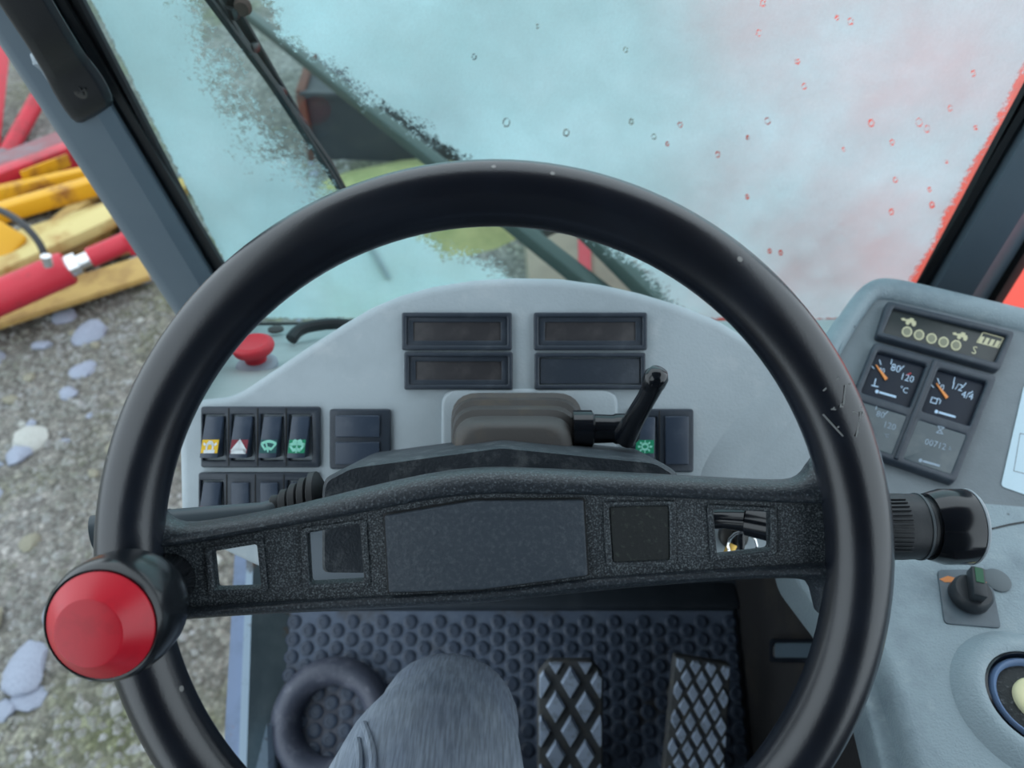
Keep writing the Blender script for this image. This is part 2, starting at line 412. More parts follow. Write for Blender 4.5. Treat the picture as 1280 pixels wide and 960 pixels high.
# cab floor: flat part and sloping toe board
XL, XR = -.352, .356
fl = cat_(hexa([(XL, -.75, -.03), (XR, -.75, -.03), (XR, .40, -.03), (XL, .40, -.03)], [(XL, -.75, 0), (XR, -.75, 0), (XR, .40, 0), (XL, .40, 0)]),
          hexa([(XL, .40, -.03), (XR, .40, -.03), (XR, .66, .09), (XL, .66, .09)], [(XL, .40, 0), (XR, .40, 0), (XR, .66, .121), (XL, .66, .121)]))
floor = mk('floor', fl, M['wallfront'], loc=(0, 0, 0), kind='structure', label='sloping cab floor under the pedals')
wf = mk('wall_front', cat_(box(XL - .02, XR, .655, .68, .05, .52), box(XL + .02, XR, .60, .655, .092, .112, .006), box(XL + .1, XR - .02, .64, .66, .14, .20, .01)), M['wallfront'], kind='structure', label='dark bulkhead at the far end of the cab floor')
mk('bolt', lathe((.315, .645, .165), (0, -1, .4), [(.012, 0), (.012, .008), (.008, .012), (0, .012)], 12), M['screw'], wf)
wr = mk('wall_right', cat_(box(.84, .87, -.85, .80, -.05, .66, .008)), M['pillar'], kind='structure', label='low right cab wall under the side window')
# roof over the driver, with rear posts that carry it
roof = mk('ceiling', box(-.62, .78, -.85, .66, 1.72, 1.80, .02), M['roofliner'], kind='structure', label='cab roof above the driver')

mk('wall_rear_blocker', cat_(box(-.62, .78, -.90, -.85, -.05, 1.73, .01)), mat('rear_blocker_dark', (.035, .04, .045, 1), .8), kind='structure', label='unseen dark cab rear wall, closed over the window to block light')  # unseen; closed up to the roof so no rear light reaches the wheel
# pillars by two image lines each, standing in the windshield plane
def lined(x0, y0, x1, y1): return lambda y: x0 + (x1 - x0) * (y - y0) / (y1 - y0)
Lo, Li, Ls = lined(0, 57, 214, 385), lined(66, 0, 262, 328), lined(106, 0, 272, 324)
def strip(lines, ya, yb, n=6):
    rings = []
    for k in range(n + 1):
        y = ya + (yb - ya) * k / n
        rings.append([glassf(l(y) + dx, y, h) for (l, dx, h) in lines])
    return loft(rings, True, True)
YA = -190
tl = thing('trim_1', glassf(240, 430), 'slate-blue painted left windshield pillar with grab handle', 'pillar', kind='structure')
mk('pillar_post', strip([(Lo, 30, .06), (Lo, 0, .00), (Lo, 5, -.022), (Lo, 14, -.027), (Li, -30, -.030), (Li, -8, -.022), (Li, 0, -.004), (Li, -4, .06)], YA, 440), M['pillar'], tl, smooth=25)
mk('rubber_seal', strip([(Li, -6, .02), (Li, -4, -.003), (Li, 4, -.012), (Li, 14, -.011), (Li, 19, -.004), (Ls, -9, -.008), (Ls, -3, -.006), (Ls, 2, -.001), (Ls, 2, .02)], YA, 430), M['seal'], tl, smooth=40)
mk('sealant', tube([glassf(42, 66, -.029), glassf(50, 76, -.032), glassf(58, 88, -.031), glassf(76, 118, -.030), glassf(92, 142, -.029)], [.004, .008, .005, .004, .002], 8, smooth=4), M['sealant'], tl)

Ro1, Ro2, Ro3, Ro4 = lined(1280, 106, 1147, 354), lined(1280, 152, 1160, 357), lined(1280, 304, 1236, 375), lined(1280, 336, 1253, 379)
tr = thing('trim_2', glassf(1180, 430), 'slate-blue painted right windshield pillar behind the instrument console', 'pillar', kind='structure')
mk('pillar_post', strip([(Ro2, 0, .06), (Ro2, 0, -.006), (Ro2, 12, -.022), (Ro2, 40, -.030), (Ro3, -24, -.030), (Ro3, -16, -.020), (Ro3, 0, -.004), (Ro3, 0, .06)], YA, 450), M['pillar'], tr, smooth=25)
mk('rubber_seal', strip([(Ro1, -2, .02), (Ro1, -2, -.002), (Ro1, 6, -.008), (Ro1, 9, -.003), (Ro2, -14, -.010), (Ro2, -4, -.012), (Ro2, 4, -.004), (Ro2, 4, .02)], YA, 450), M['seal'], tr, smooth=40)
mk('rubber_seal', strip([(Ro3, -3, .03), (Ro3, -2, -.006), (Ro3, 8, -.012), (Ro4, 0, -.004), (Ro4, 0, .03)], YA, 450), M['seal'], tr, smooth=40)
for x in (-.56, .72):
    mk('trim_3', cat_(beam((x, -.78, -.1), (x, -.78, 1.73), .08, .08, Vector((0, 1, 0)), .01)), M['pillar'], kind='structure', label='rear roof post of the cab')
for p in (tl, tr):
    pass

# grab handle on the left pillar
gh = thing('grab_handle', glassf(108, 128, -.03), 'black plastic grab handle screwed to the left pillar', 'handle')
def strap():
    st = [(122, 145, -.031, 25), (116, 136, -.042, 31), (101, 111, -.044, 33), (88, 91, -.045, 31), (80, 79, -.052, 29), (70, 62, -.064, 29), (52, 33, -.072, 29), (30, -2, -.076, 31), (0, -52, -.080, 33), (-30, -105, -.074, 33), (-44, -130, -.05, 32), (-52, -145, -.03, 32)]
    rings = []
    for i, (x, y, h, w) in enumerate(st):
        dx, dy = .86, -.50
        ring = []
        for (a, b) in ((-1, 0), (-1, .6), (-.86, 1), (.86, 1), (1, .6), (1, 0)):
            ring.append(glassf(x + dx * w * a, y + dy * w * a, h + .011 - .014 * b))
        rings.append(ring)
    return loft(rings, True, True)
hb = mk('strap', strap(), M['handle'], gh, smooth=40, sub=1)
scr = mk('screw', lathe(glassf(102, 114, -.043), (0, -1, -.1), [(.0078, 0), (.0078, .002), (.006, .0035), (0, .0035)], 20), M['screw'], gh)
mk('screw_slot', cat_(beam(glassf(97, 117, -.0472), glassf(107, 111, -.0472), .0016, .001, Vector((0, -1, -.1)), 0), beam(glassf(99, 109, -.0472), glassf(105, 119, -.0472), .0016, .001, Vector((0, -1, -.1)), 0)), M['seal'], scr, smooth=0)

# ------------------------------------------------------------------ windshield with frost
def seg_dist(px, py, a, b):
    ax, ay = a; bx, by = b; dx, dy = bx - ax, by - ay
    t = max(0, min(1, ((px - ax) * dx + (py - ay) * dy) / (dx * dx + dy * dy)))
    return math.hypot(px - ax - t * dx, py - ay - t * dy)
drops = [(592, 75, 4), (633, 157, 6), (672, 37, 3), (708, 170, 5), (790, 156, 4), (783, 66, 4), (818, 175, 4), (835, 184, 3), (851, 160, 4), (936, 176, 3), (961, 155, 5), (898, 197, 4), (955, 8, 5), (998, 81, 4), (1007, 112, 4), (1065, 31, 5), (1091, 158, 5), (1117, 182, 4), (1151, 157, 6), (1161, 165, 5), (1190, 139, 4), (1219, 96, 4), (1121, 229, 4), (1116, 269, 4), (1164, 241, 3), (1056, 191, 3), (935, 250, 3), (963, 318, 3), (977, 320, 3), (1048, 26, 3), (1222, 164, 3), (1167, 260, 4), (950, 45, 5), (1185, 206, 3)]
def poly_in(px, py, P):
    ins = False; n = len(P); d = 1e9
    for i in range(n):
        a, b = P[i], P[(i + 1) % n]
        if (a[1] > py) != (b[1] > py) and px < (b[0] - a[0]) * (py - a[1]) / (b[1] - a[1]) + a[0]: ins = not ins
        d = min(d, seg_dist(px, py, a, b))
    return d if ins else -d
clearP = [(215, -40), (320, -10), (350, 45), (455, 125), (565, 193), (660, 246), (730, 292), (800, 335), (862, 408), (650, 408), (628, 340), (560, 320), (470, 255), (400, 232), (340, 195), (290, 130)]
def frost_at(px, py):
    d = poly_in(px, py, clearP)
    soft = 90 if px < 440 and d < 60 and px < 255 + .62 * py + 20 else 30
    fr = .5 - d / soft * .5                    # 0 inside the swept band, 1 outside
    fr = max(0, min(1.15, fr))
    # band edge of thinner frost that runs beside the swept area
    e = (px - Ro1(py))
    if py < 420: fr = min(fr, max(0, (-e + 9) / 30))
    fr = min(fr, max(0, (404 - py) / 9 + .25))
    el = px - Ls(py)
    fr = min(fr, max(0, el / 10 + .1))
    for (x, y, r) in drops:
        if abs(px - x) < 12 and abs(py - y) < 12:
            q = math.hypot((px - x) * 1.1, (py - y) * .85); w = abs(q - r * .72) / 1.9
            if w < 1: fr = min(fr, .12 + .8 * w)
    return fr
def frost_mat():
    m = bpy.data.materials.new('frosted_glass'); m.use_nodes = True
    nt = m.node_tree; N = nt.nodes; L = nt.links; N.clear()
    out = N.new('ShaderNodeOutputMaterial')
    at = N.new('ShaderNodeAttribute'); at.attribute_name = 'frost'
    tc = N.new('ShaderNodeTexCoord')
    def nz(scale, detail=4, rough=.6):
        n = N.new('ShaderNodeTexNoise'); n.inputs['Scale'].default_value = scale; n.inputs['Detail'].default_value = detail; n.inputs['Roughness'].default_value = rough
        L.new(tc.outputs['Object'], n.inputs['Vector']); return n.outputs['Fac']
    def math_(op, a, b):
        n = N.new('ShaderNodeMath'); n.operation = op
        for i, v in enumerate((a, b)):
            if isinstance(v, (int, float)): n.inputs[i].default_value = v
            else: L.new(v, n.inputs[i])
        return n.outputs[0]
    crys = math_('ADD', math_('MULTIPLY', math_('SUBTRACT', nz(150, 6, .75), .5), 1.9), math_('MULTIPLY', math_('SUBTRACT', nz(22, 4), .5), 1.0))
    v = math_('ADD', at.outputs['Fac'], math_('MULTIPLY', crys, .62))
    mr = N.new('ShaderNodeMapRange'); mr.inputs[1].default_value = .40; mr.inputs[2].default_value = .62; L.new(v, mr.inputs[0])
    # frost body: scatters daylight through, lets a blurred view through where thin
    tl_ = N.new('ShaderNodeBsdfTranslucent')
    cm = N.new('ShaderNodeMix'); cm.data_type = 'RGBA'; cm.inputs[6].default_value = (.46, .73, .77, 1); cm.inputs[7].default_value = (.66, .78, .83, 1)
    at2 = N.new('ShaderNodeAttribute'); at2.attribute_name = 'thick'
    L.new(math_('ADD', at2.outputs['Fac'], math_('MULTIPLY', math_('SUBTRACT', nz(9, 5), .5), .9)), cm.inputs[0])
    cmd = N.new('ShaderNodeMix'); cmd.data_type = 'RGBA'; cmd.blend_type = 'MULTIPLY'; cmd.inputs[0].default_value = 1
    gr = N.new('ShaderNodeMapRange'); gr.inputs[1].default_value = .3; gr.inputs[2].default_value = .7; gr.inputs[3].default_value = .70; gr.inputs[4].default_value = 1.12
    L.new(math_('ADD', math_('MULTIPLY', nz(480, 5, .8), .45), math_('MULTIPLY', nz(7, 6, .7), .55)), gr.inputs[0])
    L.new(cm.outputs[2], cmd.inputs[6]); L.new(gr.outputs[0], cmd.inputs[7]); L.new(cmd.outputs[2], tl_.inputs['Color'])
    rf = N.new('ShaderNodeBsdfRefraction'); rf.inputs['IOR'].default_value = 1.2; rf.inputs['Roughness'].default_value = .55; rf.inputs['Color'].default_value = (.72, .9, .92, 1)
    bp = N.new('ShaderNodeBump'); bp.inputs['Strength'].default_value = .4; bp.inputs['Distance'].default_value = .002
    L.new(nz(330, 4), bp.inputs['Height']); L.new(bp.outputs[0], tl_.inputs['Normal'])
    m1 = N.new('ShaderNodeMixShader'); L.new(tl_.outputs[0], m1.inputs[1]); L.new(rf.outputs[0], m1.inputs[2])
    tv = N.new('ShaderNodeMapRange'); tv.inputs[1].default_value = .35; tv.inputs[2].default_value = .68; tv.inputs[3].default_value = .12; tv.inputs[4].default_value = .50
    L.new(nz(5, 5, .6), tv.inputs[0]); L.new(tv.outputs[0], m1.inputs[0])
    df = N.new('ShaderNodeBsdfDiffuse'); df.inputs['Color'].default_value = (.75, .82, .84, 1)
    m2 = N.new('ShaderNodeMixShader'); m2.inputs[0].default_value = .12; L.new(m1.outputs[0], m2.inputs[1]); L.new(df.outputs[0], m2.inputs[2])
    tp = N.new('ShaderNodeBsdfTransparent'); tp.inputs['Color'].default_value = (.80, .93, .93, 1)
    m3 = N.new('ShaderNodeMixShader'); L.new(mr.outputs[0], m3.inputs[0]); L.new(tp.outputs[0], m3.inputs[1]); L.new(m2.outputs[0], m3.inputs[2])
    L.new(m3.outputs[0], out.inputs['Surface'])
    return m
def glass_mat():
    m = bpy.data.materials.new('tinted_glass'); m.use_nodes = True
    nt = m.node_tree; N = nt.nodes; L = nt.links; N.clear()
    out = N.new('ShaderNodeOutputMaterial'); tp = N.new('ShaderNodeBsdfTransparent'); tp.inputs['Color'].default_value = (.90, .985, .98, 1)
    gl = N.new('ShaderNodeBsdfGlossy'); gl.inputs['Roughness'].default_value = .03
    lw = N.new('ShaderNodeLayerWeight'); lw.inputs['Blend'].default_value = .5
    pw = N.new('ShaderNodeMath'); pw.operation = 'POWER'; pw.inputs[1].default_value = 5; L.new(lw.outputs['Facing'], pw.inputs[0])
    fr = N.new('ShaderNodeMath'); fr.operation = 'MULTIPLY_ADD'; fr.inputs[1].default_value = .9; fr.inputs[2].default_value = .045; L.new(pw.outputs[0], fr.inputs[0])
    mx = N.new('ShaderNodeMixShader'); L.new(fr.outputs[0], mx.inputs[0]); L.new(tp.outputs[0], mx.inputs[1]); L.new(gl.outputs[0], mx.inputs[2]); L.new(mx.outputs[0], out.inputs['Surface'])
    return m
def windshield():
    root = thing('window_1', glassf(660, 408), 'frosted windshield with a cleared diagonal band', 'windshield', kind='structure')
    nx, ny = 620, 300
    x0, x1 = -.47, .64
    off = root.location; V = []; Fc = []; fr = []; th = []
    up = Vector((0, -.139, .990)); base = Vector((0, .8427, .487)) - up * .03
    def to_px(p):
        q = p - CAM; d = q.dot(AX); return 640 + F * q.x / d, 480 + F * q.dot(DN) / d
    for j in range(ny + 1):
        for i in range(nx + 1):
            p = base + up * (.62 * j / ny) + Vector((x0 + (x1 - x0) * i / nx, 0, 0))
            px, py = to_px(p); V.append(p + Vector((0, .990, .139)) * .006 - off)
            fr.append(frost_at(px, py)); th.append(max(0, min(1, (px - 480) / 800)))
    for j in range(ny):
        for i in range(nx):
            a = j * (nx + 1) + i; Fc.append((a, a + 1, a + nx + 2, a + nx + 1))
    me = bpy.data.meshes.new('frost_layer'); me.from_pydata([tuple(v) for v in V], [], Fc)
    for nm, dat in (('frost', fr), ('thick', th)):
        a = me.attributes.new(nm, 'FLOAT', 'POINT'); a.data.foreach_set('value', dat)
    me.materials.append(frost_mat())
    o = bpy.data.objects.new('frost_layer', me); COL.objects.link(o); o.parent = root; o['label'] = 'pale ice crystals on the outside of the pane'
    q = [base + Vector((x0, 0, 0)), base + Vector((x1, 0, 0)), base + up * .62 + Vector((x1, 0, 0)), base + up * .62 + Vector((x0, 0, 0))]
    mk('pane', (q, [(0, 1, 2, 3)]), glass_mat(), root, smooth=0)
    bl = lambda h, y: [glassf(x, y, h) for x in (255, 1190)]
    mk('rubber_seal', loft([[glassf(x, 402, .012), glassf(x, 404, -.004), glassf(x, 411, -.012), glassf(x, 420, -.012), glassf(x, 430, .012)] for x in (262, 640, 1180)], True, True), M['seal'], root, smooth=40)
windshield()

# ------------------------------------------------------------------ dashboard
dp = dashf
db = thing('dashboard', W(600, 740, .70), 'arched grey moulded dashboard behind the steering wheel', 'dashboard')
arch = [(224, 662, 20), (221, 530, 30), (226, 502, 18), (285, 496, 20), (305, 486, 8), (382, 434), (430, 403), (464, 383), (500, 368), (540, 357), (590, 349), (640, 346), (700, 347), (750, 354), (800, 365), (850, 380), (900, 400), (945, 428), (985, 462), (1015, 500), (1040, 560), (1035, 640), (960, 705, 40), (850, 714, 20), (400, 722, 20), (325, 712, 14), (278, 690, 14)]
mk('panel', plate(rpoly(arch, 6, 4), -190, 0, 13, dp, DPX, 4), M['dash'], db, smooth=50)
mk('boot_surround', plate(rpoly([(552, 486), (772, 486), (772, 610), (552, 610)], 22, 5), -4, 6, 5, dp, DPX, 3), M['dash'], db, smooth=50)
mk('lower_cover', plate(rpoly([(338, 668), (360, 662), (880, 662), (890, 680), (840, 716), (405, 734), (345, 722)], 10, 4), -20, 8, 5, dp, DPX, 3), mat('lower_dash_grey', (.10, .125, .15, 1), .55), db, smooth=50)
def ridge():
    rings = []
    for (x, y, w, h) in ((1020, 452, 22, 3), (985, 492, 34, 9), (945, 535, 38, 11), (905, 585, 36, 9), (880, 625, 26, 3)):
        rings.append([dp(x + .72 * w * a, y + .62 * w * a, hh * h * DPX - DPX) for (a, hh) in ((-1, -.5), (-.8, .15), (-.4, .75), (0, 1), (.4, .75), (.8, .15), (1, -.5))])
    return loft(rings, True, True)
mk('moulded_ridge', ridge(), M['dash'], db, smooth=80, sub=2)
# deck behind the arch, sloping down to the windshield
dk = [W(226, 512, .675), W(302, 407, 1.06), W(1060, 399, 1.06), W(1060, 512, .70)]
mk('deck', hexa([p - Vector((0, 0, .05)) for p in dk], dk), M['ledge'], db, smooth=20)
mk('deck_edge', beam(W(221, 512, .67), W(297, 408, 1.06), .016, .05, bev=.006), M['pillar'], db)
mk('bolt', lathe(W(345, 413, .99), (0, .3, 1), [(.010, 0), (.010, .003), (.006, .005), (0, .005)], 14), M['boot'], db)
mk('cable', tube([W(364, 424, .93), W(374, 413, .94), W(394, 407, .95), W(425, 405, .96), W(470, 412, .96)], .0075, 10, smooth=6), M['hose'], db)

def panel_thing(name, px, py, label, cat, f=dp, group=None):
    return thing(name, f(px, py), label, cat, group)

# four display modules
disp = [(503, 391, 640, 438, 'upper left of four dark display modules in dash arch', 1), (506, 440, 641, 487, 'lower left of four dark display modules in dash arch', 1),
        (667, 391, 808, 438, 'upper right of four dark display modules in dash arch', 1), (668, 441, 806, 487, 'blank cover at lower right of four dash display modules', 0)]
for (x0, y0, x1, y1, lab, win) in disp:
    t = panel_thing('display_module', (x0 + x1) / 2, y1, lab, 'display', group='display modules in the dash arch')
    mk('frame', plate([rect(x0, y0, x1, y1, 3), rect(x0 + 6, y0 + 6, x1 - 6, y1 - 6, 2)], -2, 7, 2, dp, DPX), M['panel'], t)
    if win:
        mk('inner_frame', plate([rect(x0 + 5, y0 + 5, x1 - 5, y1 - 5, 2), rect(x0 + 14, y0 + 12, x1 - 14, y1 - 12, 1)], -2, 3.5, 1, dp, DPX), M['panel'], t)
        mk('screen', plate(rect(x0 + 13, y0 + 11, x1 - 13, y1 - 11, 1), -2, 1.5, .4, dp, DPX), M['screen'], t)
    else:
        mk('cover', plate(rect(x0 + 7, y0 + 7, x1 - 7, y1 - 7, 2), -2, 4.5, 1, dp, DPX), M['panel'], t)

def rocker(t, x0, y0, x1, y1, label=None):
    """a rocker switch whose lower end stands proud"""
    s = 5
    n = [dp(x0, y0, 0), dp(x1, y0, 0), dp(x1, y1, 0), dp(x0, y1, 0)]
    bm = bmesh.new()
    hs = [2.5, 2.5, 13, 13]
    P = [(x0 + 2, y0), (x1, y0), (x1 - 3, y1), (x0 - 2, y1)]
    top = [bm.verts.new(dp(p[0], p[1], (5 + h) * DPX)) for p, h in zip(P, hs)]
    bot = [bm.verts.new(dp(p[0], p[1], -2 * DPX)) for p in P]
    bm.faces.new(top)
    for i in range(4): bm.faces.new((top[i], top[(i + 1) % 4], bot[(i + 1) % 4], bot[i]))
    bmesh.ops.bevel(bm, geom=[e for e in bm.edges], offset=1.6 * DPX, segments=2, profile=.5, affect='EDGES')
    bm.verts.index_update()
    vf = [v.co.copy() for v in bm.verts], [tuple(v.index for v in f.verts) for f in bm.faces]; bm.free()
    return mk('rocker', vf, M['rocker'], t, label=label)
def rface(x0, y0, x1, y1):                  # drawing surface of that rocker: (0..1, 0..1) -> world
    def f(u, v, h=0):
        px = (x0 + 2) * (1 - v) + (x0 - 2) * v + u * ((x1 - x0 - 2) * (1 - v) + (x1 - x0 - 1) * v)
        return dp(px, y0 + (y1 - y0) * v, (7.5 + 10.5 * v + .55) * DPX + h)
    return f
def line2(pts, w, f, h):                    # flat printed line
    V = []; Fc = []
    for a, b in zip(pts[:-1], pts[1:]):
        a, b = Vector(a), Vector(b); d = (b - a); 
        if d.length < 1e-6: continue
        d.normalize(); n = Vector((-d.y, d.x)) * w / 2; i = len(V)
        for q in (a - n - d * w * .3, a + n - d * w * .3, b + n + d * w * .3, b - n + d * w * .3): V.append(f(q.x, q.y, h))
        Fc.append((i, i + 1, i + 2, i + 3))
    return V, Fc
def filled(pts, f, h): return [f(p[0], p[1], h) for p in pts], [tuple(range(len(pts)))]
def symbol(t, r, x0, y0, x1, y1, colour, kind, ink):
    f = rface(x0, y0, x1, y1)
    mk('symbol_field', filled([(.05, .56), (.95, .56), (.95, .88), (.05, .88)], f, .0001), M[colour], r, smooth=0)
    P = lambda *a: [(.05 + .9 * u, .56 + .32 * v) for u, v in a]
    H = .0003
    if kind == 'beacon': vf = cat_(line2(P((.32, .8), (.32, .4), (.42, .22), (.58, .22), (.68, .4), (.68, .8)), .09, f, H), line2(P((.2, .88), (.8, .88)), .08, f, H), line2(P((.12, .3), (.22, .38)), .06, f, H), line2(P((.88, .3), (.78, .38)), .06, f, H))
    elif kind == 'hazard': vf = cat_(line2(P((.5, .16), (.9, .86), (.1, .86), (.5, .16)), .12, f, H), line2(P((.5, .48), (.66, .72), (.34, .72), (.5, .48)), .06, f, H))
    elif kind == 'wiper': vf = cat_(line2(P((.06, .3), (.3, .16), (.5, .12), (.7, .16), (.94, .3), (.7, .7), (.5, .62), (.3, .7), (.06, .3)), .07, f, H), line2(P((.52, .86), (.34, .26)), .07, f, H))
    elif kind == 'washer': vf = cat_(line2(P((.06, .4), (.3, .3), (.5, .27), (.7, .3), (.94, .4), (.7, .78), (.5, .7), (.3, .78), (.06, .4)), .08, f, H), line2(P((.5, .92), (.5, .2)), .07, f, H), line2(P((.48, .14), (.34, .05), (.24, .16)), .06, f, H), line2(P((.52, .14), (.66, .05), (.76, .16)), .06, f, H))
    else:
        vf = line2([(.5 + .16 * math.cos(k * .785), .72 + .075 * math.sin(k * .785)) for k in range(9)], .06, f, H)
        for k in range(8):
            a = k * .785; vf = cat_(vf, line2([(.5 + .24 * math.cos(a), .72 + .105 * math.sin(a)), (.5 + .34 * math.cos(a), .72 + .14 * math.sin(a))], .05, f, H))
    mk('symbol', vf, M[ink], r, smooth=0)

def bank(x0, y0, x1, y1, cells, label, group='dash switch panels'):
    """a panel of switch cells, each (x0, x1, kind)"""
    t = panel_thing('switch_panel', (x0 + x1) / 2, y1, label, 'switch panel', group=group)
    holes = [rect(a - 2, y0 + 10, b + 2, y1 - 9, 1.5) for (a, b, k) in cells if k != 'blank']
    mk('frame', plate([rect(x0, y0, x1, y1, 4)] + holes, -3, 6, 2, dp, DPX), M['panel'], t)
    if holes: mk('well', plate(rect(x0 + 3, y0 + 8, x1 - 3, y1 - 7, 1), -4, -1, .3, dp, DPX), M['seal'], t)
    xs = [c[0] for c in cells[1:]]
    for (a, b, k), nx in zip(cells[:-1], cells[1:]):
        gx = (b + nx[0]) / 2
        mk('divider', plate(rect(gx - .8, y0 + 2, gx + .8, y1 - 2, .2), 5.2, 6.6, .3, dp, DPX), M['seal'], t)
    return t
t = bank(253, 508, 401, 584, [(258, 282, 'r'), (294, 318, 'r'), (330, 354, 'r'), (365, 389, 'r')], 'dash panel of four rocker switches with yellow, red and green symbols')
for i, (x, colr, kd, ink, lab) in enumerate(((258, 'yellow', 'beacon', 'white', 'rocker with yellow beacon symbol'), (294, 'symred', 'hazard', 'white', 'rocker with dark red hazard triangle'), (330, 'symdark', 'wiper', 'palegreen', 'rocker with dark green wiper symbol'), (365, 'symgreen', 'washer', 'palegreen', 'rocker with bright green washer symbol'))):
    y0, y1 = 520, 571
    r = rocker(t, x, y0, x + 24, y1, lab); symbol(t, r, x, y0, x + 24, y1, colr, kd, ink)
t = bank(250, 590, 400, 668, [(255, 279, 'r'), (292, 314, 'blank'), (328, 350, 'blank'), (363, 387, 'r')], 'lower switch panel below the four symbol rockers, partly behind the stalk')
r = rocker(t, 255, 602, 279, 654)
mk('symbol_field', filled([(.05, .56), (.95, .56), (.95, .88), (.05, .88)], rface(255, 602, 279, 654), .0001), mat('symbol_orange_red', S(215, 70, 60), .4), r, smooth=0)
for x in (292, 328): mk('blank_cover', plate(rect(x, 602, x + 22, 656, 2), 4, 9, 1.2, dp, DPX), M['rocker'], t)
rocker(t, 363, 602, 387, 654)
t = panel_thing('switch_panel', 451, 585, 'small dash panel of two stacked blank covers beside the rocker switches', 'switch panel', group='dash switch panels')
mk('frame', plate(rect(413, 511, 489, 586, 4), -3, 6, 2, dp, DPX), M['panel'], t)
for (y0, y1) in ((519, 546), (552, 580)): mk('blank_cover', plate(rect(421, y0, 476, y1, 2), 4, 9, 1.2, dp, DPX), M['rocker'], t)
t = bank(785, 511, 866, 590, [(792, 818, 'r'), (828, 860, 'blank')], 'dash panel with green work-light rocker beside the tilt lever')
r = rocker(t, 792, 521, 818, 571, 'rocker with green lamp symbol'); symbol(t, r, 792, 521, 818, 571, 'symgreen', 'lamp', 'palegreen')
mk('blank_cover', plate(rect(830, 520, 859, 580, 2), 4, 9, 1.2, dp, DPX), M['rocker'], t)

# emergency stop on the deck
eb = W(323, 462, .83)
es = thing('emergency_stop_button', eb, 'red mushroom emergency stop button on the deck left of the dash', 'button')
eax = Vector((-.02, .20, 1))
mk('collar', lathe(eb, eax, [(.022, -.02), (.022, .008), (.016, .012), (.0, .012)], 24), mat('collar_grey', (.32, .36, .42, 1), .5), es)
mk('cap', lathe(eb, eax, [(.011, .010), (.012, .018), (.0205, .024), (.0225, .029), (.0215, .033), (.017, .035), (.015, .0342), (0, .0338)], 36), M['estop'], es, smooth=60)

# ------------------------------------------------------------------ steering column
sc_ = thing('steering_column', W(625, 720, .60), 'black steering column housing with stalks, rubber boot and tilt lever', 'steering column')
shf = facing(.50); SPX = .50 / F
def shroud():
    front = [(398, 614), (401, 600), (434, 583), (627, 557), (826, 577), (850, 592), (855, 606), (855, 722), (398, 718)]
    f1 = rpoly(front, 9, 3)
    cx, cy = 625, 650
    def ring(sc2, h): return [shf(cx + (x - cx) * sc2, cy + (y - cy) * sc2, h) for x, y in f1]
    return loft([ring(.90, -.11), ring(1.0, -.10), ring(1.0, -.012), ring(.985, -.003), ring(.965, 0.0), ring(.93, 0.0)], True, True)
mk('housing', shroud(), M['shroud'], sc_, smooth=45)
mk('column_tube', tube([W(625, 650, .52), W(625, 620, .70)], .03, 20), M['rubber'], sc_)
mk('hub_neck', tube([W(622, 688, .425), W(622, 668, .52)], [.022, .03], 20), M['rubber'], sc_)
# ribbed boot of the column
def boot():
    rings = []
    L = [(564, 492, 728, .648, 0), (564, 491, 728, .632, 0), (574, 501, 716, .626, 1), (564, 497, 726, .618, 0), (565, 500, 724, .606, 0), (576, 513, 711, .602, 1), (565, 507, 722, .594, 0), (566, 512, 720, .582, 0), (577, 526, 707, .578, 1), (567, 520, 717, .570, 0), (569, 529, 713, .556, 0), (578, 536, 704, .552, 1)]
    for (x0, y0, x1, d, k) in L:
        rings.append([W(x, y, d) for x, y in rpoly([(x0, y0, 34), (x1, y0, 34), (x1, 625, 14), (x0, 625, 14)], 20, 6)])
    return loft(rings, True, True)
mk('rubber_boot', boot(), M['boot'], sc_, smooth=50, label='brown-grey ribbed rubber boot')
# tilt lever
tlv = mk('tilt_lever', cat_(lathe(W(716, 536, .575), RT, [(.0, 0), (.014, 0), (.014, .014), (.011, .016), (.0105, .030), (.0115, .032), (.0115, .046), (.009, .049), (0, .049)], 24),
        tube([W(781, 546, .565), W(793, 524, .552), W(808, 498, .538), W(819, 477, .528), W(822, 470, .526)], [(.0085, .011), (.0075, .0085), (.0065, .0085), (.0072, .0085), (.006, .006)], 16, smooth=4)), M['gloss'], sc_, smooth=50, label='black column tilt lever')
mk('lever_tip', lathe(W(814, 484, .530), W(822, 468, .524) - W(814, 484, .530), [(0, -.002), (.007, -.001), (.0085, .004), (.0085, .010), (.006, .0145), (0, .016)], 20), M['gloss'], tlv, smooth=60)
# left stalk with ribbed boot
stp = [W(352, 630, .53), W(330, 640, .525), (W(262, 647, .515)), W(212, 652, .508), W(204, 653, .507), W(160, 658, .50), W(118, 667, .495)]
st = mk('turn_signal_stalk', tube(stp, [.0055, .0068, .0078, .0082, .0082, .0095, .0120], 20), M['stalk'], sc_, smooth=50, label='slate-grey indicator stalk left of the column')
mk('stalk_ring', tube([W(213, 652, .508), W(209, 652.4, .508)], .0086, 20), M['panel'], st)
rb = []
for i in range(5):
    u = i / 4; x = 345 + 50 * u; y = 632 - 10 * u; r = .0075 + .0105 * u
    rb.append(lathe(W(x, y, .53), RT * 1 + Vector((0, .1, .1)), [(r * .7, -.004), (r, -.002), (r, .002), (r * .7, .005)], 24))
mk('stalk_boot', cat_(*rb), M['rubber'], st, smooth=45)
